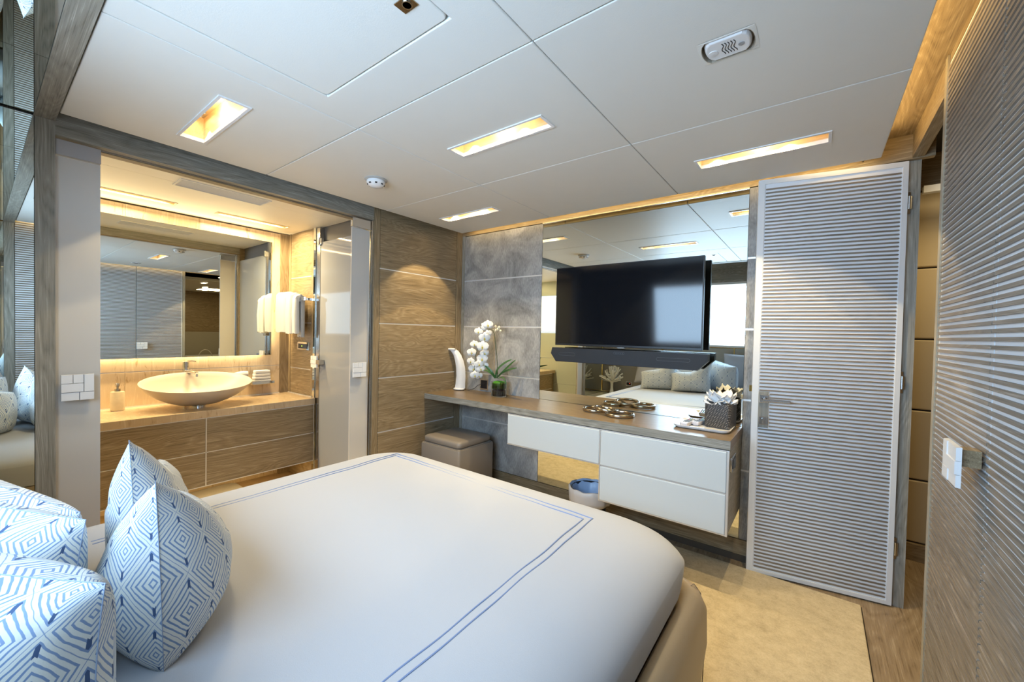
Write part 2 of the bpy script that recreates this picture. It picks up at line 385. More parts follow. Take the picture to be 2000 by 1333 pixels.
def slab(name, mat, rects, holes, z0, z1, bevel=0.0, plane='z', parent=None):
    """panels with rectangular holes; rects/holes are (a0,a1,b0,b1) in the two in-plane axes"""
    mb = MB()
    for (a0, a1, b0, b1) in rects:
        hs = [h for h in holes if h[0] < a1 and h[1] > a0 and h[2] < b1 and h[3] > b0]
        A = sorted({a0, a1} | {min(max(q, a0), a1) for h in hs for q in h[:2]})
        B = sorted({b0, b1} | {min(max(q, b0), b1) for h in hs for q in h[2:]})
        fill = [[not any(h[0] <= (A[i]+A[i+1])/2 <= h[1] and h[2] <= (B[j]+B[j+1])/2 <= h[3] for h in hs) for j in range(len(B)-1)] for i in range(len(A)-1)]
        def P(a, b, c): return {'z': (a, b, c), 'x': (c, a, b), 'y': (a, c, b)}[plane]
        for i in range(len(A)-1):
            for j in range(len(B)-1):
                if not fill[i][j]: continue
                x0, x1, y0, y1 = A[i], A[i+1], B[j], B[j+1]
                for c in (z0, z1): mb.add([P(x0, y0, c), P(x1, y0, c), P(x1, y1, c), P(x0, y1, c)], [(0, 1, 2, 3)])
                for di, dj, e in ((-1, 0, ((x0, y0), (x0, y1))), (1, 0, ((x1, y0), (x1, y1))), (0, -1, ((x0, y0), (x1, y0))), (0, 1, ((x0, y1), (x1, y1)))):
                    ii, jj = i+di, j+dj
                    if 0 <= ii < len(A)-1 and 0 <= jj < len(B)-1 and fill[ii][jj]: continue
                    (p, q), (r_, s_) = e
                    mb.add([P(p, q, z0), P(r_, s_, z0), P(r_, s_, z1), P(p, q, z1)], [(0, 1, 2, 3)])
    return mb.build(name, mat, parent, bevel=bevel, seg=3, merge=True)

# ------------------------------------------------------------------ the shell
struct(box(-2.62, 1.948, -0.6, 3.6, -0.12, 0).build('floor', floorm), 'oak floor of the cabin')
struct(box(-4.0, -2.56, -0.6, 1.75, BF-0.08, BF).build('floor', bfloorm), 'pale oak floor of the washroom')
# ceiling: leather panels 0.872 x 0.76 with shadow gaps, openings for the lights and the hatch
FIX = [(-2.24, -1.73, 0.527, 0.634), (-1.363, -0.858, 1.292, 1.397), (-0.487, 0.026, 2.045, 2.160), (-2.24, -1.733, 2.055, 2.152)]
holes = [(a+0.008, b-0.008, c+0.008, d-0.008) for a, b, c, d in FIX]+[(-0.226-0.067, -0.226+0.067, 1.293-0.0505, 1.293+0.0505)]
HATCH = (-1.42, -0.80, 0.24, 0.761)
xs = [-2.412, -1.542, -0.670, 0.211]; ys = [0.205, 0.957, 1.717, 2.474]; g = 0.0016
rects = [(xs[i]+(g if i else 0), xs[i+1]-(g if i < 2 else 0), ys[j]+(g if j else 0), ys[j+1]-(g if j < 2 else 0)) for i in range(3) for j in range(3)]
struct(slab('ceiling', ceilm, rects, holes+[HATCH], ZC, ZC+0.03, bevel=0.0035), 'off-white leather ceiling panels with narrow joints')
struct(box(-2.7, 4.6, -0.6, 4.5, 2.30, 2.36).build('ceiling', dark), 'deck above the ceiling panels')
struct(box(-4.0, -2.53, -0.6, 1.75, 2.30, 2.36).build('ceiling', dark), 'deck above the washroom ceiling')

# television wall
struct(box(-2.62, -0.02, YT+0.03, YT+0.10, 0, 2.3).build('wall_back', woodx), 'wall behind the television')
struct(box(-2.62, 0.40, YT-0.004, YT+0.03, 2.083, 2.3).build('wall_back', woodx), 'wooden band above the mirror')
struct(box(-2.51, -0.02, YT-0.004, YT+0.03, 0.0, 0.118).build('baseboard_back', woodx), 'wooden skirting under the mirror')
struct(box(-2.51, -0.02, YT-0.012, YT-0.004, 0.0, 0.035).build('baseboard_back', plain('plinth_shade_brown', (0.07, 0.055, 0.04), 0.6)), 'plinth painted dark as the shadow gap under the mirror wall')  # dark colour holds the shade of the gap above the carpet
struct(box(-2.508, -2.473, YT-0.004, YT+0.03, 0.118, 2.083).build('trim_1', gwz), 'grey wooden corner strip')
struct(box(-0.02, 0.34, YT+0.10, YT+0.15, 0, 2.3).build('wall_back', woodz), 'wall behind the open door')
def velvet_panel(x0, x1, label):
    t = thing('velvet_panel', label, 'wall panel', ((x0+x1)/2, YT, 0.12))
    zz = [0.122]+ZV+[2.078]
    p = MB(); s_ = MB()
    for a, b in zip(zz[:-1], zz[1:]): p.box(x0, x1, YT-0.003, YT+0.029, a+(0.005 if a > 0.2 else 0), b-(0.005 if b < 2.0 else 0))
    for z in ZV: s_.box(x0, x1, YT-0.001, YT+0.02, z-0.005, z+0.005)
    p.build('upholstery', velv, t, bevel=0.002)
    for z in ZV: box(x0, x1, YT-0.001, YT+0.02, z-0.005, z+0.005).build('inlay_strip', alu, t)
velvet_panel(-2.472, -1.672, 'tall grey velvet wall panel with silver lines left of the big mirror')
velvet_panel(-0.318, -0.05, 'narrow grey velvet wall panel between the big mirror and the open door')
tag(box(-1.670, -0.320, YT, YT+0.022, 0.122, 2.078).build('wall_mirror', mirror), 'tall mirror sheet behind the television and desk', 'mirror')
struct(box(-1.672, -0.318, YT-0.006, YT+0.02, 2.076, 2.083).build('trim_2', steel), 'thin steel bead above the mirror')

# left wall with its washroom opening
struct(box(-2.60, XL, 1.69, 2.61, 0, 2.3).build('wall_left', woody), 'wooden wall between the washroom and the television wall')
pl = MB(); st = MB(); zz = [0.118]+ZV+[2.3]
for a, b in zip(zz[:-1], zz[1:]): pl.box(XL-0.001, XL+0.008, 1.742, 2.503, a+0.004, b-0.004)
for z in ZV: st.box(XL-0.001, XL+0.007, 1.742, 2.503, z-0.004, z+0.004)
t = thing('oak_wall_panel', 'horizontally grained oak wall panel with silver lines beside the desk', 'wall panel', (XL, 2.12, 0.118))
pl.build('board', woody, t, bevel=0.001)
for z in ZV: box(XL-0.001, XL+0.007, 1.742, 2.503, z-0.004, z+0.004).build('inlay_strip', alu, t)
struct(MB().box(XL-0.002, XL+0.008, 1.692, 1.738, 0, 2.3).build('trim_3', woodz), 'upright oak strip beside the washroom opening')
struct(box(XL-0.002, XL+0.008, 2.507, 2.574, 0, 2.3).build('trim_4', woodz), 'upright oak strip in the corner')
struct(box(XL-0.10, XL, 0.201, 1.69, 2.022, 2.3).build('wall_left', gwy), 'oak header above the washroom opening')
struct(box(XL-0.05, XL-0.045, 0.201, 1.69, 2.016, 2.022).build('trim_5', steel), 'sliding door track')
struct(box(XL-0.099, XL-0.052, 0.201, 1.69, 2.014, 2.0215).build('trim_20', woody), 'oak soffit of the washroom header, toned to look lit')  # browner oak than the header, so the underside reads as lit
struct(box(XL-0.11, XL, 0.146, 0.201, 0, 2.3).build('wall_left', gwz), 'upright post at the head of the washroom opening')
struct(box(XL-0.06, XL-0.001, 1.678, 1.691, 0, 2.02).build('trim_6', steel), 'steel jamb of the washroom opening')
struct(box(XL-0.11, XL-0.02, YH-0.1, 0.146, 0, 2.3).build('wall_left', gwz), 'wall behind the bedside mirror')
struct(box(XL-0.005, XR, 0.143, 0.2015, ZC-0.004, ZC+0.05).build('ceiling', gwx), 'wooden ceiling beam in front of the sleeping alcove')
tag(box(XL-0.02, XL, YH+0.002, 0.144, 0.05, ZC-0.006).build('mirror_panel', mirror), 'tall mirror panel on the wall left of the bed head', 'mirror')
cm = MB(); 
for a, b in ((XL, -1.95), (-1.948, -0.85), (-0.848, XR)): cm.box(a, b, YH+0.002, 0.142, ZC, ZC+0.012)
tag(cm.build('ceiling_mirror', mirror), 'mirrored ceiling sheet above the pillows', 'mirror')
tag(box(XR, XR+0.015, YH+0.002, 0.144, 0.05, ZC-0.006).build('mirror_panel', mirror), 'tall mirror panel on the wall right of the bed head', 'mirror')

# right wall: cove, wardrobe, door opening
struct(box(XR+0.04, XR+0.12, -0.5, 1.93, 0, 2.3).build('wall_right', woody), 'carcass behind the wardrobe doors')
struct(box(XR-0.005, XR+0.10, 0.146, 0.2, 0, 2.3).build('trim_7', gwz), 'upright post beside the wardrobe')
struct(box(XR-0.006, XR+0.045, 1.932, 1.962, 0, 2.2).build('trim_8', wood('pale_oak_z', 'z', dark=(0.25, 0.21, 0.14), mid=(0.36, 0.32, 0.24), lite=(0.44, 0.40, 0.31))), 'pale oak edge at the end of the wardrobe')
struct(box(XR, XR+0.04, 1.962, 2.70, 2.088, 2.3).build('wall_right', woody), 'oak header above the cabin door')
struct(box(XR, XR+0.04, -0.5, 1.962, 2.172, 2.3).build('wall_right', woody), 'oak band above the wardrobe')
struct(box(0.15, XR+0.05, 0.2, YT, 2.196, 2.215).build('trim_9', woody), 'oak soffit of the light cove')
struct(box(0.150, 0.158, 0.2, YT, 2.11, 2.196).build('trim_10', woody), 'back board of the light cove')
struct(box(0.319, 0.360, 2.604, 2.66, 0, 2.088).build('trim_11', gwz), 'oak door jamb on the hinge side')
tag(box(0.172, 0.186, 0.25, 2.44, ZC+0.031, ZC+0.037).build('light_strip', ledm), 'warm light strip hidden above the ceiling edge by the wardrobe', 'light strip')

def rrect(x0, x1, y0, y1, r, n=6):
    pts = []
    for cx, cyy, a in ((x1-r, y1-r, 0), (x0+r, y1-r, 90), (x0+r, y0+r, 180), (x1-r, y0+r, 270)):
        pts += [(cx+r*math.cos(R(a+90*i/n)), cyy+r*math.sin(R(a+90*i/n))) for i in range(n+1)]
    return pts
def rr3(x0, x1, y0, y1, r, z, n=8): return [(x, y, z) for x, y in rrect(x0, x1, y0, y1, r, n)]
# slatted panels -----------------------------------------------------------
def slat_mb(axis, a0, a1, face, out, z0, z1, pitch=0.01875, hgt=0.0092, skip=None, r=None):
    """horizontal slats with rounded ends from a0 to a1 along axis, standing from face to out; skip=(z0, z1, a) starts the rows beside a lock plate at a"""
    mb = MB(); n = int((z1-z0)/pitch); r = r or hgt/2
    for k in range(n):
        zc = z0+pitch*(k+0.5); s0 = a0
        if skip and zc+hgt/2 > skip[0] and zc-hgt/2 < skip[1]: s0 = skip[2]
        pts = [(s0+r-r*math.cos(q), zc+hgt/2*math.sin(q)) for q in [-PI/2+PI*i/4 for i in range(5)]]
        pts += [(a1-r+r*math.cos(q), zc+hgt/2*math.sin(q)) for q in [PI/2-PI*i/4 for i in range(5)]]
        mb.prism(pts, 'y' if axis == 'x' else 'x', face, out)
    return mb
def plate(t, origin, du, dv, dn_, w_, h_, name='handle', sub=None, mat=None, both=False):
    """square push plate made of interlocking tiles of different height; origin = lower left corner, du/dv/dn unit vectors"""
    o, du, dv, dn_ = map(Vector, (origin, du, dv, dn_)); mb = MB()
    tiles = [(0, .36, .66, 1, .0100), (.36, .68, .66, 1, .0085), (.68, 1, .32, 1, .0105), (0, .68, .32, .66, .0115), (0, .55, 0, .32, .0090), (.55, 1, 0, .32, .0110)]
    for a, b, c, d, e in tiles:
        a, b, c, d = a*w_, b*w_, c*h_, d*h_; q = 0.0012
        base = [(a, c), (b, c), (b, d), (a, d)]; top = [(a+q, c+q), (b-q, c+q), (b-q, d-q), (a+q, d-q)]
        vs = [o+du*x+dv*y for x, y in base]+[o+du*x+dv*y+dn_*e for x, y in top]
        mb.add(vs, [(0, 1, 2, 3), (4, 5, 6, 7), (0, 1, 5, 4), (1, 2, 6, 5), (2, 3, 7, 6), (3, 0, 4, 7)])
    return mb.build(name, mat or whiteg, t)

WL = ['white and oak slatted wardrobe door nearest the cabin door, with push handle', 'white and oak slatted wardrobe door, second from the cabin door', 'white and oak slatted wardrobe door beside the bed head post']
for (y0, y1), lb in zip([(1.402, 1.930), (0.872, 1.398), (0.202, 0.868)], WL):
    t = thing('wardrobe_door', lb, 'wardrobe door', (XR, (y0+y1)/2, 0), group='slatted wardrobe doors')
    box(XR, XR+0.03, y0+0.001, y1-0.001, 0.01, 2.168).build('backing_panel', slatback, t)
    slat_mb('y', y0+0.0005, y1-(0.010 if y1 > 1.9 else 0.0005), XR, XR-0.0056, 0.012, 2.165, r=0.002).build('slats', slaty, t)
    if y1 > 1.9:
        h = box(XR-0.045, XR-0.009, 1.412, 1.458, 0.955, 0.995).build('handle', woody, t)
        mbp = plate(h, (XR-0.044, 1.395, 0.905), (0, 1, 0), (0, 0, 1), (-1, 0, 0), 0.12, 0.097, 'push_plate')
        o_ = mbp
# cabin door, standing open in front of the television wall
DA = Vector((-0.266, 2.480)); DB = Vector((0.316, 2.581)); dang = math.atan2(DB.y-DA.y, DB.x-DA.x); DL = (DB-DA).length
d = thing('door_1', 'open cabin door faced with oak slats on white', 'door', (DA.x, DA.y, 0.008), dang, kind='structure')
Lc = dict(local=True)
fr = MB(); 
H = 2.070
fr.box(0, 0.030, 0, 0.04, 0, H).box(DL-0.019, DL, 0, 0.04, 0, H).box(0.030, DL-0.019, 0, 0.04, 0, 0.018).box(0.030, DL-0.019, 0, 0.04, H-0.024, H)
fr.build('door_frame', white, d, **Lc)
box(0.030, DL-0.019, 0.006, 0.034, 0.018, H-0.024).build('door_leaf', slatback, d, **Lc)
z_lo, z_hi = 0.773, 0.963
s1 = slat_mb('x', 0.033, DL-0.022, 0.0062, 0.0030, 0.022, H-0.026, hgt=0.0082, skip=(z_lo, z_hi, 0.080))
s1.build('slats', slatx, d, **Lc)
hp = box(0.030, 0.076, -0.003, 0.01, z_lo, z_hi).build('lock_plate', gwz, d, **Lc)
hd = MB(); hd.box(0.034, 0.076, -0.012, -0.003, 0.905, 0.947); hd.cyl((0.054, -0.045, 0.926), 0.008, 0.035, 16, 'y'); hd.box(0.046, 0.165, -0.052, -0.044, 0.917, 0.931)
hd.build('door_handle', chrome, hp, bevel=0.002, **Lc)
lk = MB(); lk.box(0.034, 0.076, -0.010, -0.003, 0.790, 0.832); lk.cyl((0.055, -0.014, 0.819), 0.009, 0.006, 20, 'y'); lk.box(0.050, 0.060, -0.013, -0.008, 0.797, 0.818)
lk.build('lock_cylinder', chrome, hp, bevel=0.001, **Lc)
MB().box(-0.012, 0, 0.012, 0.028, 0.958, 0.990).build('latch_bolt', brass, d, **Lc)
for z in (1.83, 1.0, 0.22): MB().box(DL, DL+0.012, 0.010, 0.030, z, z+0.10).cyl((DL+0.008, 0.006, z+0.02), 0.008, 0.06, 14, 'z').build('hinge', steel, d, **Lc)

# corridor beyond the door opening
struct(box(0.30, 1.6, 3.26, 3.32, -0.05, 2.3).build('wall_far', dark), 'far wall of the corridor')
lp = MB()
zz = [0.10, 0.46, 0.86, 1.263, 1.667, 2.10]
t = thing('leather_wall_panels', 'beige leather panels on the corridor wall beyond the open doorway', 'wall panel', (0.8, 3.26, 0.1))
for a, b in zip(zz[:-1], zz[1:]): lp.box(0.36, 1.5, 3.225, 3.258, a+0.004, b-0.004)
lp.build('upholstery', leatherc, t, bevel=0.008, seg=3)
struct(box(0.36, 1.5, 3.21, 3.258, 0, 0.098).build('baseboard_far', woodx), 'corridor skirting')
struct(box(0.36, 1.5, 3.205, 3.258, 2.105, 2.3).build('trim_12', woodx), 'wooden band above the corridor panels')
struct(box(1.50, 4.6, 1.80, 1.85, 0, 2.3).build('wall_near', leatherc), 'side wall of the cabin across the corridor')
struct(box(1.50, 4.6, 4.40, 4.45, 0, 2.3).build('wall_far', leatherc), 'far side wall of the cabin across the corridor')
struct(box(4.50, 4.58, 1.85, 4.40, 0, 2.3).build('wall_east', woody), 'end wall of the cabin across the corridor')
struct(box(1.95, 4.6, 1.80, 4.45, -0.12, 0).build('floor', floorm), 'floor of the cabin across the corridor')
struct(box(1.52, 4.6, 1.80, 4.45, 2.09, 2.14).build('ceiling', ceilm), 'ceiling of the cabin across the corridor')
struct(box(1.50, 1.56, 3.26, 4.40, 0, 2.3).build('wall_west', woodz), 'wall beside the opening of the cabin across the corridor')
ob_ = thing('bed', 'second bed in the cabin across the corridor, seen in the washroom mirror', 'bed', (3.4, 3.2, 0))
MB().rings([rr3(2.75, 4.35, 2.45, 4.2, 0.12, z) for z in (0.02, 0.34)]).build('bed_frame', leatherb, ob_)
MB().rings([rr3(2.78+e, 4.32-e, 2.48+e, 4.17-e, 0.12, z) for e, z in ((0, 0.34), (0, 0.50), (0.03, 0.555), (0.10, 0.575))]).build('bedding', linen, ob_, smooth=True)
tag(box(4.43, 4.495, 1.9, 4.35, 0.05, 1.12).build('headboard', headm, bevel=0.01), 'pale headboard behind the second bed across the corridor', 'headboard')
tl = thing('hoop_lamp', 'thin white hoop beside the second bed, seen in the washroom mirror', 'lamp', (2.55, 2.86, 0.0))
MB().tube([(2.55, 2.86-0.13*math.cos(PI*i/16), 0.55+0.22*math.sin(PI*i/16)) for i in range(17)]+[(2.55, 2.99, 0.02)], 0.008, 8).cyl((2.55, 2.99, 0.0), 0.07, 0.02, 24).build('hoop', white, tl, smooth=True)
for k, (x, y) in enumerate(((1.9, 2.65), (2.9, 2.95), (3.8, 3.2))):
    t = thing('ceiling_spotlight', ('small ceiling spotlight in the corridor doorway, seen in the washroom mirror', 'small ceiling spotlight above the foot of the second bed', 'small ceiling spotlight nearest the far headboard')[k], 'ceiling light', (x, y, 2.09), group='spotlights across the corridor')
    MB().box(x-0.09, x+0.09, y-0.04, y+0.04, 2.084, 2.092).build('frame', whiteg, t); MB().box(x-0.08, x+0.08, y-0.03, y+0.03, 2.080, 2.0845).build('lamp_glass', bulb, t)
light('neighbour_cabin_light', 'AREA', (3.0, 3.1, 2.05), 14, WARM, (0, 0, 0), 0.6, 0.4)
struct(box(XR+0.12, 1.5, 1.88, 1.93, 0, 2.3).build('wall_near', woodx), 'near wall of the corridor')
struct(box(0.28, 0.352, 2.735, 3.2, 0, 2.3).build('wall_west', gwz), 'west wall of the corridor')
struct(box(0.42, 1.45, 2.95, 2.99, 2.02, 2.055).build('trim_13', white), 'pale ledge high in the corridor')

# ------------------------------------------------------------------ ceiling lights
def ceiling_light(rect, label, k_=1.0):
    x0, x1, y0, y1 = rect; cx, cyy = (x0+x1)/2, (y0+y1)/2
    t = thing('ceiling_light', label, 'ceiling light', (cx, cyy, ZC), group='recessed ceiling lights')
    f = MB(); e = 0.011; z0, z1 = ZC-0.004, ZC+0.012
    f.box(x0, x1, y0, y0+e, z0, z1).box(x0, x1, y1-e, y1, z0, z1).box(x0, x0+e, y0+e, y1-e, z0, z1).box(x1-e, x1, y0+e, y1-e, z0, z1)
    f.build('frame', whiteg, t)
    b = MB(); w_ = 0.004; zt = ZC+0.105
    i0, i1, j0, j1 = x0+e, x1-e, y0+e, y1-e
    b.box(i0-w_, i0, j0-w_, j1+w_, z1, zt).box(i1, i1+w_, j0-w_, j1+w_, z1, zt).box(i0, i1, j0-w_, j0, z1, zt).box(i0, i1, j1, j1+w_, z1, zt).box(i0-w_, i1+w_, j0-w_, j1+w_, zt, zt+0.004)
    b.build('recess', recess_wood, t)
    for px in (0.14, 0.72):
        for s in (-0.021, 0.021):
            lx = i0+(i1-i0)*px + s*1.15
            rr = MB().lathe([(0.024, 0), (0.024, 0.012), (0.020, 0.012), (0.019, 0.003), (0.020, 0)], (lx, cyy, zt-0.014), 24, cap0=False, cap1=False).build('lamp_ring', white, t, smooth=True)
            MB().cyl((lx, cyy, zt-0.008), 0.019, 0.004, 20).build('lamp_glass', bulb, rr)
        light('downlight', 'SPOT', (i0+(i1-i0)*px, cyy, zt-0.045), P_SPOT*k_, WARM, (0, 0, 0), 0.012, angle=R(86), blend=0.09)
    light('recess_fill_light', 'POINT', (cx, cyy, ZC+0.06), 1.3, WARM, size=0.02)  # added point light that brightens the wood lining
CL = ['recessed ceiling light with wood lining, nearest the bed head', 'recessed ceiling light in the middle of the ceiling', 'recessed ceiling light above the open door', 'recessed ceiling light in the corner above the desk lamp']
for r_, lb, k_ in zip(FIX, CL, (0.45, 0.7, 0.95, 1.0)): ceiling_light(r_, lb, k_)

# hatch with rounded corners
t = thing('ceiling_hatch', 'rounded leather ceiling hatch with a small metal latch', 'hatch', (-1.11, 0.5, ZC))
g2 = 0.003
MB().prism(rrect(HATCH[0]+g2, HATCH[1]-g2, HATCH[2]+g2, HATCH[3]-g2, 0.018), 'z', ZC+0.001, ZC+0.03).build('hatch_panel', ceilm, t, bevel=0.004, seg=3)
lt = MB().box(-0.885, -0.832, 0.644, 0.682, ZC-0.001, ZC+0.004).build('latch', bronze, t, bevel=0.001)
MB().lathe([(0.0135, 0), (0.0135, 0.004), (0.011, 0.004), (0.011, 0)], (-0.855, 0.663, ZC-0.004), 24).build('latch_button', chrome, lt)

t = thing('smoke_detector', 'round white smoke detector on the ceiling near the washroom opening', 'smoke detector', (-1.967, 1.335, ZC))
MB().lathe([(0.060, 0), (0.060, -0.004), (0.050, -0.008)], (-1.967, 1.335, ZC), 36).build('base_ring', plain('detector_base', (0.45, 0.44, 0.42), 0.5), t, smooth=True)
MB().lathe([(0.047, -0.006), (0.050, -0.014), (0.049, -0.022), (0.036, -0.036), (0.020, -0.042), (0, -0.043)], (-1.967, 1.335, ZC), 36, cap1=False).build('dome', whiteg, t, smooth=True)
vv = MB()
for k in range(8):
    a = k*PI/4+0.2; n0 = len(vv.v)
    vv.box(0.0385, 0.046, -0.006, 0.006, -0.031, -0.022); vv.xf(Matrix.Translation((-1.967, 1.335, ZC)) @ Matrix.Rotation(a, 4, 'Z'), n0)
vv.build('vent_slots', black, t)

t = thing('alarm_sounder', 'oblong white alarm sounder with wavy slots, recessed in the ceiling above the open door', 'alarm', (-0.226, 1.293, ZC))
def bar(cx, cyy, L_, W_, z, rr_=0.020):
    pts = []
    for s in (1, -1):
        for i in range(9):
            a = -1+2*i/8
            pts.append((cx+s*(L_/2-rr_+rr_*math.sqrt(max(0, 1-a*a*0.96))), cyy+s*a*W_/2, z))
    return pts
abx, aby = -0.226, 1.293
MB().rings([bar(abx, aby, 0.136, 0.099, ZC-0.0022), bar(abx, aby, 0.133, 0.098, ZC-0.0018), bar(abx, aby, 0.133, 0.098, ZC+0.026), bar(abx, aby, 0.139, 0.102, ZC+0.026)], False, False).build('recess_rim', plain('sounder_base', (0.40, 0.35, 0.28), 0.5), t)
MB().rings([bar(abx, aby, 0.148, 0.108, ZC-0.0008, 0.002), bar(abx, aby, 0.136, 0.099, ZC-0.0022)], False, False).build('ceiling_flange', ceilm, t)
MB().rings([bar(abx, aby, 0.133, 0.098, ZC+0.026), bar(abx, aby, 0.133, 0.098, ZC+0.0265)]).build('back_plate', MB and bpy.data.materials['sounder_base'], t)
MB().rings([bar(abx, aby, 0.119, 0.094, ZC+0.026), bar(abx, aby, 0.119, 0.094, ZC+0.004), bar(abx, aby, 0.111, 0.080, ZC-0.004)]).build('cover', whiteg, t, bevel=0.003, seg=3)
for k in range(5):
    x = abx-0.012+k*0.0075
    MB().tube([(x+0.0030*math.sin(j/14*2*PI*1.3), aby-0.026+0.050*j/14, ZC-0.0042) for j in range(15)], 0.0012, 6).build('sound_slot', black, t)
MB().lathe([(0.008, 0), (0.008, 0.002), (0.0, 0.002)], (abx+0.034, aby+0.002, ZC-0.0055), 20, cap1=False).build('sensor_window', grey, t)
MB().lathe([(0.013, 0.0015), (0.012, -0.001), (0.0, -0.0015)], (abx-0.038, aby+0.004, ZC-0.0045), 24, cap1=False).build('test_button', white, t, smooth=True)
# ------------------------------------------------------------------ washroom
BG = 1.699
struct(box(-3.95, BXM-0.03, -0.5, 1.75, BF, 2.3).build('wall_mirror_side', marb), 'wall behind the vanity')
mp_ = MB(); 
for y0, y1 in ((-0.4, 0.62), (0.6215, 1.62)):
    mp_.box(BXM-0.022, BXM, y0, y1, 0.0, 0.920); mp_.box(BXM-0.022, BXM, y0, y1, 0.926, 2.075)
tag(mp_.build('marble_backsplash', marb, bevel=0.0008), 'beige marble slabs on the wall behind the basin', 'wall cladding')
struct(box(BXM-0.02, BXM-0.004, -0.4, 1.62, 0.920, 0.926).build('trim_14', alu), 'silver line in the marble')
struct(box(BXM-0.022, BXM+0.002, 1.62, BG, BF, 2.08).build('trim_15', woodz), 'upright oak strip beside the marble')
struct(slab('ceiling', bceilm, [(BXM, -3.0, YH, BG), (-2.9985, XL-0.10, YH, BG)], [(-3.565, -3.498, 0.10, 0.832), (-3.565, -3.498, 1.066, 1.561), (-3.053, -2.891, 0.706, 1.176)], 2.085, 2.11, bevel=0.001), 'washroom ceiling')
struct(box(-3.80, XL-0.1, BG, BG+0.03, 2.085, 2.3).build('ceiling', bceilm), 'washroom ceiling edge')
# towel wall
struct(box(-3.81, -3.345, BG+0.008, BG+0.05, BF, 2.3).build('wall_towel', woodx), 'oak towel wall of the washroom')
pl = MB(); st = MB(); zz = [BF]+ZV+[2.086]
for a, b in zip(zz[:-1], zz[1:]): pl.box(-3.752, -3.392, BG-0.001, BG+0.009, a+0.004, b-0.004)
for z in ZV: st.box(-3.752, -3.392, BG, BG+0.009, z-0.004, z+0.004)
t = thing('oak_wall_panel', 'honey lit oak panel with silver lines behind the hanging towels', 'wall panel', (-3.57, BG, BF))
pl.build('board', woodx, t, bevel=0.001)
for z in ZV: box(-3.752, -3.392, BG, BG+0.009, z-0.004, z+0.004).build('inlay_strip', alu, t)
struct(MB().box(-3.788, -3.756, BG-0.003, BG+0.009, BF, 2.085).box(-3.388, -3.352, BG-0.003, BG+0.009, BF, 2.085).build('trim_16', woodz), 'oak strips framing the towel wall')
struct(box(-3.350, -3.318, BG-0.006, BG+0.05, BF, 2.085).build('trim_17', mirror), 'mirror polished edge beside the towel wall')
# frosted door beside the towel wall
d2_ = thing('door_2', 'grey frosted glass door in the washroom', 'door', (-3.255, BG, BF), kind='structure')
MB().box(-3.314, -3.262, BG, BG+0.04, BF, 2.08).box(-3.258, -3.242, BG-0.008, BG+0.01, BF+0.02, 1.955).build('door_post', steel, d2_)
box(-3.240, -2.53, BG-0.004, BG+0.006, BF+0.01, 1.953).build('glass_pane', frost2, d2_)
MB().box(-3.262, -3.215, BG-0.015, BG+0.008, 1.935, 1.985).cyl((-3.245, BG-0.012, 1.93), 0.012, 0.06, 16).build('pivot', chrome, d2_, bevel=0.003)
plate(d2_, (-3.305, BG-0.035, 0.935), (1, 0, 0), (0, 0, 1), (0, -1, 0), 0.095, 0.095, 'push_plate')
MB().box(-3.21, -3.16, BG-0.05, BG-0.004, 0.965, 1.0).box(-3.275, -3.235, BG-0.036, BG-0.002, 0.96, 1.005).build('plate_spacer', steel, d2_)
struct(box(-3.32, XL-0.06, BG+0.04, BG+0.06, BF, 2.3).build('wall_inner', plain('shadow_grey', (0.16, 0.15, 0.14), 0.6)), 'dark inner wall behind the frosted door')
# end wall with small curtained window
struct(slab('wall_front', bwall, [(-3.9, XL-0.02, BF, 0.46), (-3.9, XL-0.02, 0.463, 0.86), (-3.9, XL-0.02, 0.863, 1.26), (-3.9, XL-0.02, 1.263, 1.66), (-3.9, XL-0.02, 1.663, 2.3)], [(-3.62, -3.24, 1.27, 1.86)], YH-0.04, YH, plane='y', bevel=0.001), 'washroom end wall')
struct(box(-3.66, -3.20, YH-0.05, YH-0.045, 1.23, 1.90).build('window_2', plain('window_light', (0.8, 0.9, 1), 0.5, emit=(0.85, 0.93, 1), estr=0.9)), 'small washroom window')
cu = MB().grid(lambda u, v: (-3.61+0.36*u, YH-0.012+0.008*math.sin(u*42)+0.004*math.sin(u*17+v*3), 1.285+0.555*v), 90, 8)
tag(cu.build('curtain', curtainm, smooth=True, solid=0.002), 'sheer white curtain over the small washroom window seen in the mirror', 'curtain')

# vanity
t = thing('vanity_cabinet', 'wall hung oak vanity cabinet with four drawers under the stone counter', 'cabinet', (-3.55, 0.65, 0.134))
box(BXM+0.002, -3.330, -0.38, 1.690, 0.164, 0.626).build('carcass', woody, t)
for (y0, y1) in ((0.952, 1.684), (-0.30, 0.945)):
    for (z0, z1) in ((0.162, 0.386), (0.392, 0.622)):
        box(-3.330, -3.309, y0, y1, z0, z1).build('drawer_front', woody, t, bevel=0.001)
MB().box(-3.328, -3.3075, -0.30, 1.686, 0.3865, 0.3915).box(-3.328, -3.3075, 0.9455, 0.9515, 0.162, 0.624).box(-3.328, -3.3075, 1.6845, 1.688, 0.162, 0.624).box(-3.328, -3.3075, -0.30, 1.688, 0.156, 0.1615).box(-3.33, -3.306, -0.30, 1.69, 0.6225, 0.628).build('metal_edging', alu, t)
tag(box(BXM+0.001, -3.300, -0.385, 1.693, 0.629, 0.677).build('stone_countertop', marbt, bevel=0.002), 'beige marble countertop under the oval basin', 'countertop')
tag(MB().box(BXM+0.001, BXM+0.007, -0.38, 1.62, 0.677, 0.684).box(-3.78, -3.36, BG-0.010, BG-0.004, 0.677, 0.684).build('counter_bead', alu), 'pale bead where the stone counter meets the walls', 'trim')
tag(box(-3.45, -3.43, -0.3, 1.66, 0.157, 0.163).build('light_strip', ledm), 'warm light strip under the vanity cabinet', 'light strip')
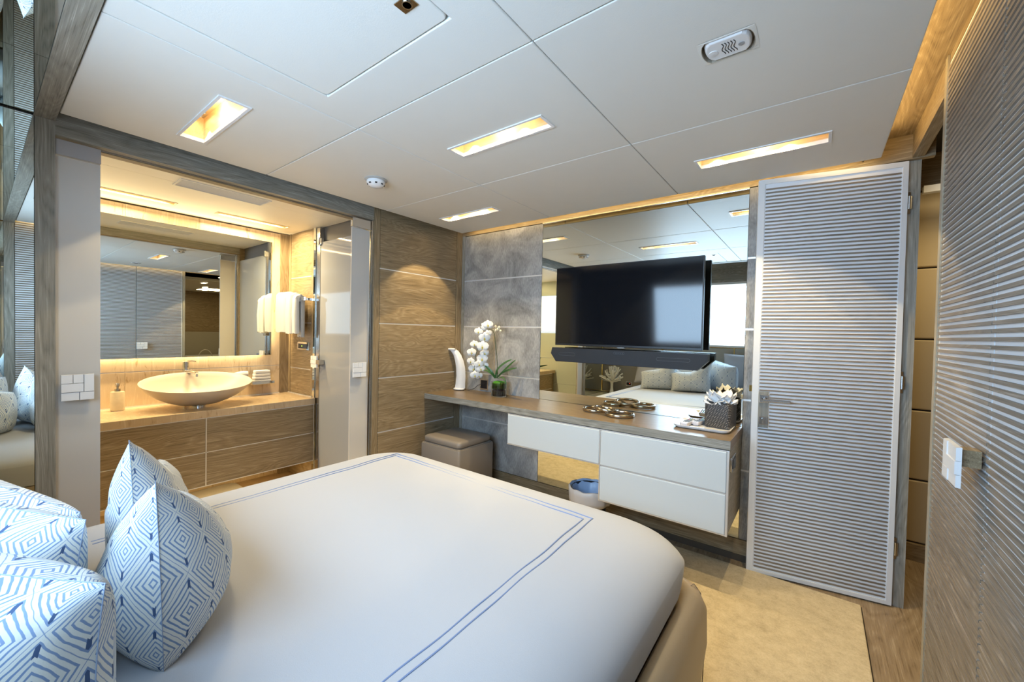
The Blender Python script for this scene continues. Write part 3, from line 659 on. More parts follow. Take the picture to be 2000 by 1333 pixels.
# washroom mirror with back lighting
t = thing('vanity_mirror', 'back lit rectangular mirror above the oval basin', 'mirror', (BXM+0.03, 0.6, 1.017))
box(BXM+0.030, BXM+0.036, -0.30, 1.538, 1.018, 1.984).build('mirror_glass', mirror, t)
box(BXM, BXM+0.029, -0.24, 1.478, 1.078, 1.924).build('mount', grey, t)
MB().box(BXM+0.012, BXM+0.026, -0.24, 1.49, 1.066, 1.077).box(BXM+0.012, BXM+0.026, -0.24, 1.49, 1.925, 1.936).box(BXM+0.012, BXM+0.026, 1.479, 1.49, 1.078, 1.924).build('light_strip', ledm, t)
light('mirror_light_bottom', 'AREA', (BXM+0.016, 0.62, 1.060), 6.5, WARM, (0, R(25), 0), 0.02, 1.7)
light('mirror_light_top', 'AREA', (BXM+0.045, 0.62, 1.998), 3, WARM, (0, R(-128), 0), 0.02, 1.7)
light('mirror_light_side', 'AREA', (BXM+0.016, 1.497, 1.5), 3, WARM, (R(90), 0, 0), 0.02, 0.8)
# slots
for y0, y1, lb in ((0.10, 0.832, 'narrow warm light slot in the washroom ceiling behind the left glass leaf'), (1.066, 1.561, 'narrow warm light slot in the washroom ceiling nearer the towels')):
    t = thing('slot_light', lb, 'ceiling light', (-3.53, (y0+y1)/2, 2.085), group='washroom slot lights')
    MB().box(-3.568, -3.562, y0-0.004, y1+0.004, 2.082, 2.13).box(-3.501, -3.495, y0-0.004, y1+0.004, 2.082, 2.13).box(-3.562, -3.501, y0-0.004, y0+0.003, 2.082, 2.13).box(-3.562, -3.501, y1-0.003, y1+0.004, 2.082, 2.13).build('frame', recess_wood, t)
    box(-3.562, -3.501, y0+0.003, y1-0.003, 2.125, 2.13).build('baffle', dark, t)
    box(-3.562, -3.556, y0+0.01, y1-0.01, 2.10, 2.122).build('lamp_strip', ledm, t)
    light('slot_downlight', 'SPOT', (-3.53, y1-0.13, 2.095), P_BATH*0.8, WARM, (0, 0, 0), 0.02, angle=R(80), blend=0.4)
    light('slot_wash', 'AREA', (-3.53, (y0+y1)/2, 2.09), P_BATH, WARM, (0, 0, 0), 0.05, y1-y0-0.1)
t = thing('air_vent', 'grey slatted air vent in the washroom ceiling', 'vent', (-2.972, 0.941, 2.085))
MB().box(-3.056, -3.044, 0.703, 1.179, 2.080, 2.10).box(-2.900, -2.888, 0.703, 1.179, 2.080, 2.10).box(-3.044, -2.9, 0.703, 0.712, 2.080, 2.10).box(-3.044, -2.9, 1.170, 1.179, 2.080, 2.10).build('frame', grillm, t)
vb = MB()
for k in range(14): vb.box(-3.042+k*0.0103, -3.0375+k*0.0103, 0.712, 1.170, 2.083, 2.095)
vb.build('slats', grillm, t); box(-3.044, -2.9, 0.712, 1.17, 2.100, 2.104).build('backing', grillback, t)

# glass sliding leaves in the washroom opening
def leaf(name, label, y0, y1, hy0, hy1, cap_mat):
    t = thing(name, label, 'door', (XL-0.02, (y0+y1)/2, 0), kind='structure')
    box(XL-0.030, XL-0.018, y0, y1, 0.0, 1.945).build('glass_pane', frost, t)
    MB().box(XL-0.036, XL-0.010, y0, y1+0.001, 1.950, 2.012).build('top_clamp', cap_mat, t, bevel=0.001)
    MB().cyl((XL-0.03, y1-0.004 if name == 'door_3' else y0+0.004, 1.962), 0.006, 0.03, 12).build('clamp_screw', chrome, t)
    plate(t, (XL+0.004, hy0, 0.925), (0, 1, 0), (0, 0, 1), (1, 0, 0), hy1-hy0, 0.11 if name == 'door_3' else 0.10, 'push_plate')
    MB().box(XL-0.018, XL+0.004, hy0+0.03, hy1-0.03, 0.955, 1.00).build('plate_spacer', steel, t)
leaf('door_3', 'frosted glass leaf at the bed side of the washroom opening', 0.202, 0.334, 0.214, 0.312, plain('painted_steel', (0.38, 0.38, 0.40), 0.35, metal=0.4))
leaf('door_4', 'frosted glass leaf at the far side of the washroom opening', 1.536, 1.672, 1.540, 1.640, chrome)

# vessel basin: long pointed oval, rim leaning towards the user
t = thing('vessel_basin', 'pale oval stone vessel basin on the marble counter', 'basin', (-3.51, 0.965, 0.677))
bx, by = -3.515, 0.965
def brim(s, zf, n=48, inner=False):
    out = []
    for i in range(n):
        a = 2*PI*i/n; ex = abs(math.cos(a))**0.94*math.copysign(1, math.cos(a)); ey = abs(math.sin(a))**0.99*math.copysign(1, math.sin(a))
        x = 0.200*s*ex; y = 0.328*s*ey
        zr = 0.178 - 0.26*x*1.0
        out.append((bx+x, by+y, 0.677+zf*zr))
    return out
prof = [(0.16, 0.09), (0.34, 0.115), (0.55, 0.26), (0.74, 0.47), (0.88, 0.70), (0.965, 0.90), (1.0, 1.0), (0.985, 1.015), (0.955, 1.0), (0.90, 0.88), (0.78, 0.66), (0.60, 0.46), (0.38, 0.34), (0.12, 0.30)]
MB().rings([brim(s, z) for s, z in prof]).build('bowl', ceramic, t, smooth=True, angle=80)
MB().lathe([(0.040, 0), (0.040, 0.010), (0.034, 0.012), (0.034, 0.022)], (bx, by-0.005, 0.677), 32).build('drain_ring', chrome, t, smooth=True)
t = thing('basin_tap', 'chrome mixer tap standing behind the oval basin', 'tap', (-3.752, 0.945, 0.677))
MB().lathe([(0.024, 0), (0.024, 0.006), (0.017, 0.010), (0.017, 0.262), (0.020, 0.264), (0.020, 0.306), (0.015, 0.31)], (-3.752, 0.945, 0.677), 28).build('body', chrome, t, smooth=True)
MB().tube([(-3.752, 0.945, 0.915), (-3.66, 0.962, 0.912), (-3.60, 0.976, 0.905)], [0.013, 0.013, 0.012], 14).cyl((-3.606, 0.974, 0.882), 0.009, 0.02, 16).build('spout', chrome, t, smooth=True)
MB().tube([(-3.752, 0.945, 0.985), (-3.70, 0.966, 0.992), (-3.67, 0.984, 0.990)], [0.007, 0.005, 0.004], 10).build('lever', chrome, t, smooth=True)
t = thing('soap_dispenser', 'beige stone soap dispenser with chrome pump left of the basin', 'soap dispenser', (-3.70, 0.57, 0.677))
MB().lathe([(0.033, 0.004), (0.036, 0.008), (0.036, 0.122), (0.033, 0.128), (0.01, 0.129)], (-3.70, 0.57, 0.677), 36).build('bottle', soapm, t, smooth=True)
MB().lathe([(0.034, 0), (0.034, 0.005)], (-3.70, 0.57, 0.677), 30).build('foot', steel, t)
MB().lathe([(0.015, 0.128), (0.015, 0.146), (0.006, 0.147), (0.006, 0.160), (0.011, 0.162), (0.011, 0.180), (0.009, 0.183)], (-3.70, 0.57, 0.677), 24).tube([(-3.70, 0.57, 0.853), (-3.675, 0.560, 0.853), (-3.662, 0.555, 0.848)], 0.0042, 10).build('pump', steel, t, smooth=True)
t = thing('soap_shelf', 'small chrome shelf on the marble wall right of the basin', 'shelf', (-3.76, 1.458, 0.78))
MB().box(-3.788, -3.700, 1.375, 1.545, 0.777, 0.787).box(-3.702, -3.698, 1.375, 1.545, 0.777, 0.800).box(-3.79, -3.775, 1.43, 1.49, 0.765, 0.8).build('tray', chrome, t, bevel=0.001)
fc = MB()
for k in range(4):
    fc.box(-3.772+0.002*k, -3.712, 1.392+0.003*k, 1.524-0.002*k, 0.7875+0.026*k, 0.7875+0.026*k+0.0255)
tag(fc.build('folded_flannel', towelm, bevel=0.007, seg=3), 'stack of folded white flannels on the small chrome shelf', 'towel')
rt_ = MB().tube([(-3.725, 1.20, 0.842), (-3.725, 1.24, 0.853), (-3.722, 1.31, 0.868), (-3.72, 1.345, 0.868)], [0.020, 0.026, 0.027, 0.024], 16)
tag(rt_.build('rolled_towel', towelm, smooth=True), 'small rolled white towel tucked behind the right end of the basin', 'towel')
hold = thing('towel_holder', 'chrome bracket carrying the rolled towel behind the basin', 'holder', (-3.77, 1.27, 0.82))
MB().box(-3.789, -3.69, 1.225, 1.235, 0.814, 0.822).box(-3.789, -3.69, 1.325, 1.335, 0.824, 0.832).box(-3.695, -3.69, 1.225, 1.335, 0.816, 0.83).build('bracket', chrome, hold)
# towel rail and towels
t = thing('towel_rail', 'chrome rail holding the folded hand towels', 'towel rail', (-3.5, BG-0.06, 1.49))
MB().box(-3.78, -3.300, BG-0.095, BG-0.085, 1.478, 1.506).box(-3.36, -3.345, BG-0.09, BG, 1.482, 1.502).box(-3.77, -3.755, BG-0.09, BG, 1.482, 1.502).build('bar', chrome, t, bevel=0.001)
def towel(label, x0, x1, d_, ztop, zf, zb, seed):
    """towel folded over the rail; outline in the y-z plane, thick soft folds"""
    yb = BG-0.09; random.seed(seed); n = 10
    out = [(yb-d_, zf), (yb-d_-0.004, (zf+ztop)/2), (yb-d_+0.002, ztop-0.05)]
    out += [(yb-d_*math.cos(PI*i/n), ztop-0.045+0.045*math.sin(PI*i/n)) for i in range(1, n)]
    out += [(yb+d_-0.004, ztop-0.06), (yb+d_-0.003, (zb+ztop)/2), (yb+d_-0.004, zb), (yb+0.006, zb+0.002), (yb+0.006, 1.470), (yb, 1.474), (yb-0.010, 1.470), (yb-0.010, zf+0.002)]
    mb = MB(); rs = []; m_ = 10
    for k in range(m_+1):
        x = x0+(x1-x0)*k/m_; e = min(1, 4*min(k, m_-k)/m_+0.55)
        rs.append([(x+0.003*math.sin(z*40+seed), yb+(y-yb)*(e if abs(y-yb) > 0.011 else 1)+0.0015*math.sin(k*1.7+z*30), z+0.004*math.sin(k*0.9+seed)*(1 if z < 1.4 else 0.2)) for y, z in out])
    mb.rings(rs)
    o = mb.build('hand_towel', towelm, smooth=True, angle=60)
    return tag(o, label, 'towel', 'hand towels on the rail')
towel('thick folded white hand towel at the mirror end of the chrome rail', -3.735, -3.555, 0.055, 1.560, 1.215, 1.24, 1)
towel('folded white hand towel in the middle of the chrome rail', -3.548, -3.455, 0.052, 1.548, 1.205, 1.22, 5)
towel('folded white hand towel at the open end of the chrome rail', -3.448, -3.385, 0.044, 1.530, 1.210, 1.18, 9)
t = thing('shaver_socket', 'chrome framed socket on the oak panel under the towels', 'socket', (-3.51, BG, 1.10))
MB().box(-3.610, -3.410, BG-0.010, BG-0.001, 1.065, 1.135).build('frame', chrome, t, bevel=0.003)
sk = MB().box(-3.585, -3.435, BG-0.013, BG-0.009, 1.080, 1.120).build('insert', black, t); MB().cyl((-3.52, BG-0.015, 1.10), 0.004, 0.003, 12, 'y').build('indicator', ledgreen, sk)
# bath mat
mm = MB().prism(rrect(-3.80, -2.95, 0.55, 1.285, 0.06), 'z', BF+0.001, BF+0.022)
tag(mm.build('bath_mat', matm, bevel=0.008, seg=3), 'pale fluffy bath mat on the washroom floor, partly under the vanity cabinet', 'mat')

# ------------------------------------------------------------------ alcove behind the camera
struct(slab('wall_head', headm, [(-2.62, 0.45, -0.05, 2.3)], [(-1.72, -0.02, 1.15, 1.905)], YH-0.06, YH-0.03, plane='y'), 'wall behind the headboard')
wn = thing('window_1', 'wide shaded window above the headboard', 'window', (-0.87, YH, 1.15), kind='structure')
box(-1.72, -0.02, YH-0.045, YH-0.038, 1.15, 1.905).build('roller_blind', shade, wn)
MB().box(-1.75, 0.01, YH-0.03, YH-0.008, 1.125, 1.15).box(-1.75, 0.01, YH-0.03, YH-0.008, 1.905, 1.93).box(-1.75, -1.72, YH-0.03, YH-0.008, 1.15, 1.905).box(-0.02, 0.01, YH-0.03, YH-0.008, 1.15, 1.905).build('window_frame', white, wn)
struct(box(XL, XR, YH-0.03, YH-0.005, 1.93, 2.09).build('trim_18', gwx), 'wooden pelmet above the window')
t = thing('headboard', 'upholstered greige headboard panels with brass edging', 'headboard', (-1.1, YH, 0.4))
hp_ = MB(); hb = MB()
for x0, x1 in ((XL+0.01, -1.65), (-1.642, -0.80), (-0.792, XR-0.01)): hp_.box(x0, x1, YH-0.028, YH, 0.02, 1.118)
hp_.build('upholstery', headm, t, bevel=0.006, seg=3)
for x in (XL+0.004, -1.646, -0.796): hb.box(x-0.004, x+0.004, YH-0.02, YH+0.004, 0.43, 1.12)
hb.box(XL, XR, YH-0.02, YH+0.004, 1.119, 1.125).box(XL, -2.05, YH, YH+0.006, 0.428, 0.434); hb.build('brass_edging', brass, t)
t = thing('bedside_cabinet', 'low bedside cabinet with pale panelled top, seen in the mirror left of the bed', 'cabinet', (-2.28, -0.2, 0))
box(-2.505, -2.075, YH+0.008, 0.12, 0.0, 0.395).build('body', woodx, t); box(-2.505, -2.07, YH+0.008, 0.125, 0.395, 0.415).build('top', plain('pale_top', (0.55, 0.52, 0.42), 0.3), t, bevel=0.001)
# coral sculpture
random.seed(4)
t = thing('coral_sculpture', 'white branching coral sculpture on the bedside cabinet seen in the mirror', 'sculpture', (-2.27, -0.20, 0.415))
MB().lathe([(0.055, 0), (0.052, 0.01), (0.026, 0.04), (0.018, 0.10), (0.020, 0.16), (0.03, 0.19), (0.0, 0.2)], (-2.27, -0.20, 0.415), 24, cap1=False).build('stem', coralm, t, smooth=True)
cb = MB()
for k in range(46):
    a = random.uniform(0, 2*PI); el = random.uniform(-0.1, 1.45); L_ = random.uniform(0.13, 0.19)
    dv = Vector((math.cos(a)*math.cos(el), math.sin(a)*math.cos(el), math.sin(el)))
    p0 = Vector((-2.27, -0.20, 0.60)); pm = p0+dv*L_*0.55+Vector((0, 0, 0.012)); p1 = p0+dv*L_*0.9+Vector((0, 0, 0.03)); p2 = p1+(dv+Vector((random.uniform(-.6, .6), random.uniform(-.6, .6), 0.3))).normalized()*0.03
    cb.tube([p0, pm, p1, p2], [0.010, 0.008, 0.008, 0.009], 7)
    p3 = pm+(dv+Vector((random.uniform(-.9, .9), random.uniform(-.9, .9), 0.4))).normalized()*0.05; cb.tube([pm, (pm+p3)/2, p3], [0.007, 0.007, 0.008], 7)
cb.build('branches', coralm, t, smooth=True)
t = thing('bedside_clock_panel', 'small silver framed display with a red light on the headboard, seen in the mirror', 'control panel', (-2.10, YH, 0.56))
MB().box(-2.145, -2.055, YH, YH+0.008, 0.535, 0.60).build('frame', steel, t, bevel=0.002); dd = box(-2.130, -2.070, YH+0.007, YH+0.010, 0.548, 0.587).build('display', black, t); box(-2.088, -2.082, YH+0.0095, YH+0.011, 0.570, 0.576).build('indicator', ledred, dd)

# ------------------------------------------------------------------ bed
BX0, BX1, BY1 = -1.98, -0.27, 1.50
bed = thing('bed', 'bed with low padded beige leather frame', 'bed', (-1.14, 0.5, 0))
fr = MB(); fy0 = YH+0.02
prof = [(0.03, 0.03), (0.0, 0.10), (-0.015, 0.25), (-0.012, 0.36), (0.004, 0.405), (0.03, 0.420), (0.058, 0.405), (0.072, 0.36), (0.072, 0.28)]
fr.rings([rr3(BX0+i, BX1-i, fy0, BY1-i, 0.10-0.02*(i > 0.03), z) for i, z in prof])
fr.build('bed_frame', leatherb, bed, smooth=True, angle=60)
sm = MB()
for cx, s in ((BX1, -1), (BX0, 1)):
    path = [(cx+s*(0.0), BY1-0.055, 0.10), (cx-s*0.014+s*0.01, BY1-0.05, 0.25), (cx+s*0.015, BY1-0.045, 0.395), (cx+s*0.035, BY1-0.05, 0.421), (cx+s*0.062, BY1-0.075, 0.40)]
    MB().tube(path, 0.0016, 6).build('corner_seam', taupe, bed)
box(BX0+0.08, BX1-0.08, fy0, BY1-0.08, 0.03, 0.428).build('base', leatherb, bed)
hk = MB().box(BX1-0.004, BX1+0.034, 0.900, 0.906, 0.30, 0.36)
hk = MB().tube([(BX1+0.004, 0.86, 0.28), (BX1+0.006, 0.86, 0.355), (BX1+0.020, 0.862, 0.385)], 0.006, 4).tube([(BX1+0.006, 0.835, 0.27), (BX1+0.006, 0.835, 0.330), (BX1+0.024, 0.837, 0.345)], 0.006, 4).box(BX1-0.002, BX1+0.004, 0.82, 0.875, 0.20, 0.345)
hk.build('mattress_catch', plain('dark_bronze', (0.05, 0.04, 0.035), 0.3, metal=1), bed)
# duvet
DX0, DX1, DY0, DY1 = -1.905, -0.306, YH+0.05, 1.455
def duv(inset, z, r, n=14):
    out = []
    for x, y in rrect(DX0+inset, DX1-inset, DY0+inset*0.4, DY1-inset, r, n):
        out.append((x, y, z))
    return out
rs = []
for i in range(4): rs.append(duv(0.010*(1-i/4)**2+0.002, 0.432+0.035*i, 0.15))
Rz, Rx = 0.090, 0.17
for i in range(1, 15):
    a = PI/2*i/14; rs.append(duv(0.002+Rx*(1-math.cos(a)), 0.537-0.007+Rz*math.sin(a), 0.15+0.05*math.sin(a)))
ins = 0.002+Rx
for k in range(1, 12):
    q = ins+(0.80-ins)*k/12
    rs.append(duv(q, 0.620+0.004*math.sin(PI*k/24), max(0.02, 0.20*(1-k/12)) if k < 11 else 0.01))
mbd = MB().rings(rs)
def wr(p):
    x, y, z = p
    side = max(0, min(1, (0.600-z)/0.08)); k = 0.0
    a = math.atan2(y-0.6, x+1.14)
    k = 0.006*math.sin(a*46+z*10)*side*(0.4+0.6*max(0, mnoise.noise(Vector((x*3, y*3, 1)))+0.3))
    n1 = mnoise.noise(Vector((x*2.2, y*2.2, 0.3)))*0.003+mnoise.noise(Vector((x*7, y*7, 2.3)))*0.0010
    d_ = Vector((x+1.14, y-0.6)).normalized()
    return (x+d_.x*k, y+d_.y*k, z+n1*(1 if z > 0.55 else 0.3))
mbd.v = [wr(p) for p in mbd.v]
duvet = thing('duvet', 'smooth white duvet with a double blue embroidered border line', 'duvet', (-1.14, 0.5, 0.54))
mbd.build('cover', linen, duvet, smooth=True, angle=80)
em = MB()
def surf(x, y):
    n1 = mnoise.noise(Vector((x*2.2, y*2.2, 0.3)))*0.003+mnoise.noise(Vector((x*7, y*7, 2.3)))*0.0010
    e = min(x-DX0, DX1-x, DY1-y); zz_ = 0.620
    if e < ins: zz_ = 0.53+Rz*math.sqrt(max(0, 1-((ins-e)/Rx)**2))
    else: zz_ = 0.620+0.004*math.sin(PI*min(1, (e-ins)/(0.80-ins))/2)
    return zz_+n1
for off in (0.0, 0.024):
    cs = [(-0.572-off*0.9, 0.20), (-0.592-off, 1.267-off), (-1.697+off, 1.296-off), (-1.655+off, 0.20)]
    pts = []
    for (xa, ya), (xb, yb) in zip(cs[:-1], cs[1:]):
        m_ = 60
        for i in range(m_):
            u = i/m_; x = xa+(xb-xa)*u; y = ya+(yb-ya)*u; wv = 0.0011*math.sin(x*37+y*31)+0.0014*math.sin(x*11-y*17)
            pts.append((x+wv*(1 if abs(xb-xa) < 0.3 else 0), y+wv*(1 if abs(xb-xa) >= 0.3 else 0)))
    pts.append(cs[-1])
    em.tube([(x, y, surf(x, y)+0.0008) for x, y in pts], 0.0021, 6)
em.build('embroidered_lines', stitch, duvet, smooth=True)

# pillows ------------------------------------------------------------------
def pillow_mb(w_, h_, th, chop=0.0, pinch=0.055, seed=0, n=38, droop=0.0, tp=3.0):
    """square cushion in its own x-z plane, thickness along y"""
    vs = []; uvs = []
    for side in (1, -1):
        for j in range(n+1):
            for i in range(n+1):
                u = -1+2*i/n; v = -1+2*j/n
                pu = u*(1-pinch*(1-v*v)); pv = v*(1-pinch*(1-u*u))
                z = pv*h_/2; x = pu*w_/2
                if chop: z -= chop*max(0, v)**1.5*max(0, 1-abs(u)*1.35)**1.2
                z -= droop*max(0, (v+1)/2)*(1-u)/2
                sv = (v+1)/2
                fu = (1-abs(u)**3.6)**0.60; fv = (1-sv**tp)**(0.62 if tp < 5 else 0.5)*(1-(1-sv)**7)**0.5
                t_ = th/2*fu*fv*(0.90+0.10*math.cos(u*PI/2))
                eu, ev = th/2*(1-fu)*0.9, th/2*(1-fv)*0.9*min(1, abs(v)*1.5)
                t_ += mnoise.noise(Vector((u*2.3+seed, v*2.3, side)))*0.010*(1-u*u)*(1-v*v)
                t_ *= (1-0.35*chop/0.06*max(0, v)*max(0, 1-abs(u)*1.6)) if chop else 1
                vs.append((x, side*max(0, t_), z)); uvs.append((u*w_/2+math.copysign(eu, u)+(0.3 if side < 0 else 0)+seed*0.13, v*h_/2+math.copysign(ev, v)))
    N1 = (n+1)*(n+1); fs = []
    for s in (0, 1):
        for j in range(n):
            for i in range(n):
                q = [s*N1+j*(n+1)+i, s*N1+j*(n+1)+i+1, s*N1+(j+1)*(n+1)+i+1, s*N1+(j+1)*(n+1)+i]
                fs.append(tuple(q) if s == 0 else tuple(reversed(q)))
    return vs, fs, uvs
def pillow(label, loc, w_, h_, th, rz, lean, mat, cat='cushion', name='throw_pillow', group='patterned cushions', chop=0.05, seed=0, roll_=0, piping=True, droop=0.0, tp=3.0):
    vs, fs, uvs = pillow_mb(w_, h_, th, chop, seed=seed, droop=droop, tp=tp)
    t = thing(name, label, cat, (loc[0], loc[1], loc[2]), 0, group)
    Mx = Matrix.Rotation(rz, 4, 'Z') @ Matrix.Rotation(lean, 4, 'X') @ Matrix.Rotation(roll_, 4, 'Y') @ Matrix.Translation((0, 0, h_/2))
    me = bpy.data.meshes.new('cover'); me.from_pydata(vs, [], fs); me.materials.append(mat)
    ul = me.uv_layers.new(name='UVMap')
    for p in me.polygons:
        for li in p.loop_indices: ul.data[li].uv = uvs[me.loops[li].vertex_index]
    me.transform(Mx)
    me.polygons.foreach_set('use_smooth', [True]*len(me.polygons))
    o = bpy.data.objects.new('cover', me); COL.objects.link(o); o.parent = t
    if piping:
        n = 38; N1 = n+1; ed = [i for i in range(n)]+[j*N1+n for j in range(n)]+[n*N1+n-i for i in range(n)]+[(n-j)*N1 for j in range(n)]
        mb = MB().tube([Mx @ Vector((vs[i][0]*1.003, 0, vs[i][2]*1.003)) for i in ed], 0.0008, 6, closed=True)
        mb.build('seam', mat if cat != 'cushion' else plain('seam_thread', (0.30, 0.36, 0.48), 0.8) if 'seam_thread' not in bpy.data.materials else bpy.data.materials['seam_thread'], t, smooth=True, local=True)
    return t
ZB = 0.616
pillow('front blue and cream diamond cushion, nearest the foot of the bed', (-1.128, 0.262, ZB), 0.42, 0.357, 0.24, R(-16), R(2), ik, chop=0.04, seed=1, droop=0.15)
pillow('peaked blue and cream diamond cushion just behind the front cushion', (-1.475, 0.300, ZB), 0.41, 0.362, 0.17, R(-20), R(2), ik, chop=0.03, seed=2, droop=0.16)
pillow('blue and cream diamond cushion filling the bottom left corner of the photo', (-0.865, -0.045, ZB), 0.44, 0.312, 0.23, R(40), R(0), ik, chop=0.0, seed=3, droop=-0.07, tp=7)
pillow('blue and cream diamond cushion just above the one in the bottom left corner', (-1.165, -0.020, ZB), 0.42, 0.295, 0.17, R(34), R(-4), ik, chop=0.0, seed=4, droop=-0.06, tp=5)
pillow('blue and cream diamond cushion at the left photo edge, furthest back of the group', (-1.44, 0.015, ZB), 0.42, 0.225, 0.16, R(31), R(-4), ik, chop=0.0, seed=7, droop=-0.10, tp=5)
pillow('large white sham pillow with blue lines leaning on the headboard at the washroom side', (-1.66, -0.22, ZB), 0.60, 0.46, 0.14, 0, R(16), linen, cat='pillow', name='sham_pillow', group='white sham pillows', chop=0, seed=5, tp=7)
pillow('large white sham pillow leaning on the headboard at the wardrobe side', (-0.62, -0.31, ZB), 0.56, 0.44, 0.11, 0, R(5), linen, cat='pillow', name='sham_pillow', group='white sham pillows', chop=0, seed=6, tp=7)

# rug
tag(MB().prism([(-2.35, 0.6), (0.200, 0.6), (0.200, 2.490), (-2.35, 2.490)], 'z', 0.0005, 0.012).build('rug', rugm, bevel=0.004, seg=2), 'sand coloured wool rug around the bed', 'rug')
struct(box(0.2015, 0.2045, 0.6, 2.49, 0.0, 0.002).build('trim_19', dark), 'dark joint beside the rug')

# ------------------------------------------------------------------ desk
DZ, DF = 0.754, 2.170
desk = thing('wall_desk', 'long wall hung oak desk with ivory drawers under the mirror', 'desk', (-1.4, 2.37, 0.7))
box(XL+0.009, -0.315, DF, YT-0.006, DZ-0.044, DZ).build('desk_top', desktop, desk, bevel=0.001)
box(XL+0.010, -0.314, DF-0.001, DF+0.002, DZ-0.043, DZ-0.001).build('front_edge', gwx, desk)
MB().box(-1.655, -0.985, DF+0.018, YT-0.01, 0.505, 0.708).box(-0.985, -0.318, DF+0.018, YT-0.01, 0.296, 0.708).build('drawer_box', gwy, desk)
for x0, x1, z0, z1 in ((-1.655, -0.986, 0.502, 0.700), (-0.979, -0.327, 0.499, 0.700), (-0.979, -0.327, 0.296, 0.493)):
    box(x0, x1, DF-0.002, DF+0.018, z0, z1).build('drawer_front', drawer_white, desk, bevel=0.005, seg=3)
MB().box(-1.658, -0.318, DF+0.002, DF+0.017, 0.7005, 0.7055).box(-0.985, -0.980, DF, DF+0.017, 0.290, 0.703).box(-0.985, -0.318, DF+0.002, DF+0.017, 0.2905, 0.2955).box(-0.985, -0.320, DF+0.002, DF+0.017, 0.4935, 0.4985).box(-0.3265, -0.3175, DF-0.001, DF+0.018, 0.290, 0.703).box(-1.658, -0.986, DF+0.002, DF+0.017, 0.4965, 0.5015).build('metal_edging', alu, desk)
so = MB().prism([(y+2.255, z+0.632) for y, z in [(p[0], p[1]) for p in rrect(-0.060, 0.060, -0.038, 0.038, 0.010, 4)]], 'x', -0.318, -0.308).build('power_socket', chrome, desk, bevel=0.002)
box(-0.309, -0.306, 2.215, 2.295, 0.610, 0.655).build('socket_insert', black, so)

# stool
t = thing('storage_stool', 'square taupe leather storage stool under the desk', 'stool', (-2.21, 2.26, 0.012))
MB().rings([rr3(-2.418+e, -2.005-e, 2.068+e, 2.455-e, 0.018, z, 5) for e, z in ((0.012, 0.013), (0.0, 0.05), (0, 0.385), (0.003, 0.395))]).build('body', taupe, t, smooth=True, angle=50)
MB().rings([rr3(-2.418+e, -2.005-e, 2.068+e, 2.455-e, 0.016, z, 5) for e, z in ((0.010, 0.396), (0.012, 0.400), (0.020, 0.401), (0.020, 0.403))]).build('rim', taupe, t)
MB().rings([rr3(-2.418+e, -2.005-e, 2.068+e, 2.455-e, 0.03, z, 5) for e, z in ((0.022, 0.4035), (0.014, 0.412), (0.014, 0.440), (0.022, 0.449), (0.045, 0.454), (0.12, 0.456))]).build('cushioned_lid', taupe, t, smooth=True, angle=60)

# waste bin
t = thing('waste_bin', 'small waste bin with pale blue liner under the desk beside the drawers', 'bin', (-1.10, 2.33, 0.012))
bc = (-1.105, 2.31, 0.012)
MB().lathe([(0.080, 0), (0.084, 0.01), (0.114, 0.285), (0.112, 0.285), (0.080, 0.012)], bc, 40).build('bucket', black, t, smooth=True)
random.seed(8)
def crk(prof, amp, ph):
    rs = []
    for r_, z in prof:
        rs.append([(bc[0]+(r_+amp*(mnoise.noise(Vector((math.cos(2*PI*i/72)*5, math.sin(2*PI*i/72)*5, z*14+ph)))+0.6*math.sin(i*1.3+z*40)))*math.cos(2*PI*i/72), bc[1]+(r_+amp*mnoise.noise(Vector((i*0.35, z*20, ph))))*math.sin(2*PI*i/72), bc[2]+z+amp*0.8*math.sin(i*0.7+ph)) for i in range(72)])
    return rs
MB().rings(crk([(0.124, 0.293), (0.104, 0.270), (0.094, 0.22), (0.085, 0.15), (0.072, 0.08), (0.02, 0.06)], 0.005, 1), False, True).build('liner_inside', liner, t, smooth=True, angle=80)
MB().rings(crk([(0.124, 0.293), (0.131, 0.288), (0.130, 0.26), (0.128, 0.225), (0.127, 0.20)], 0.004, 3), False, False).build('liner_cuff', linerw, t, smooth=True, solid=0.001, angle=80)

# desk lamp: curved white strip rising from an oval foot
t = thing('desk_lamp', 'white curved desk lamp in the corner of the desk', 'lamp', (-2.43, 2.485, DZ))
lx, ly = -2.425, 2.485
MB().lathe([(1.0, 0), (1.03, 0.004), (1.03, 0.007)], (lx, ly, DZ), 40, sx=0.050, sy=0.042).build('foot_pad', black, t, smooth=True)
MB().lathe([(1.0, 0.007), (1.0, 0.012), (0.9, 0.017)], (lx, ly, DZ), 40, sx=0.052, sy=0.044).build('foot', whiteg, t, smooth=True)
path = [(0.010, 0.0, 0.014, 0.044), (0.014, 0, 0.05, 0.041), (0.020, 0, 0.12, 0.039), (0.018, -0.004, 0.19, 0.038), (0.008, -0.01, 0.25, 0.036), (-0.010, -0.018, 0.30, 0.033), (-0.035, -0.028, 0.335, 0.033), (-0.060, -0.036, 0.350, 0.032)]
rs = []; dirw = Vector((0.80, 0.60, 0)).normalized(); dird = Vector((0.55, -0.83, 0)).normalized()
for k, (ox, oy, oz, hw) in enumerate(path):
    c = Vector((lx+ox, ly+oy, DZ+oz)); n = 14; ring = []
    for i in range(n):
        a = -1+2*i/(n-1); ring.append(c+dirw*hw*a+dird*(0.016*(1-a*a)))
    for i in range(n):
        a = 1-2*i/(n-1); ring.append(c+dirw*hw*a*0.97+dird*(0.016*(1-a*a)-0.012*(1-abs(a)**4)-0.001))
    rs.append([tuple(p) for p in ring])
MB().rings(rs).build('curved_arm', whiteg, t, smooth=True, angle=50)
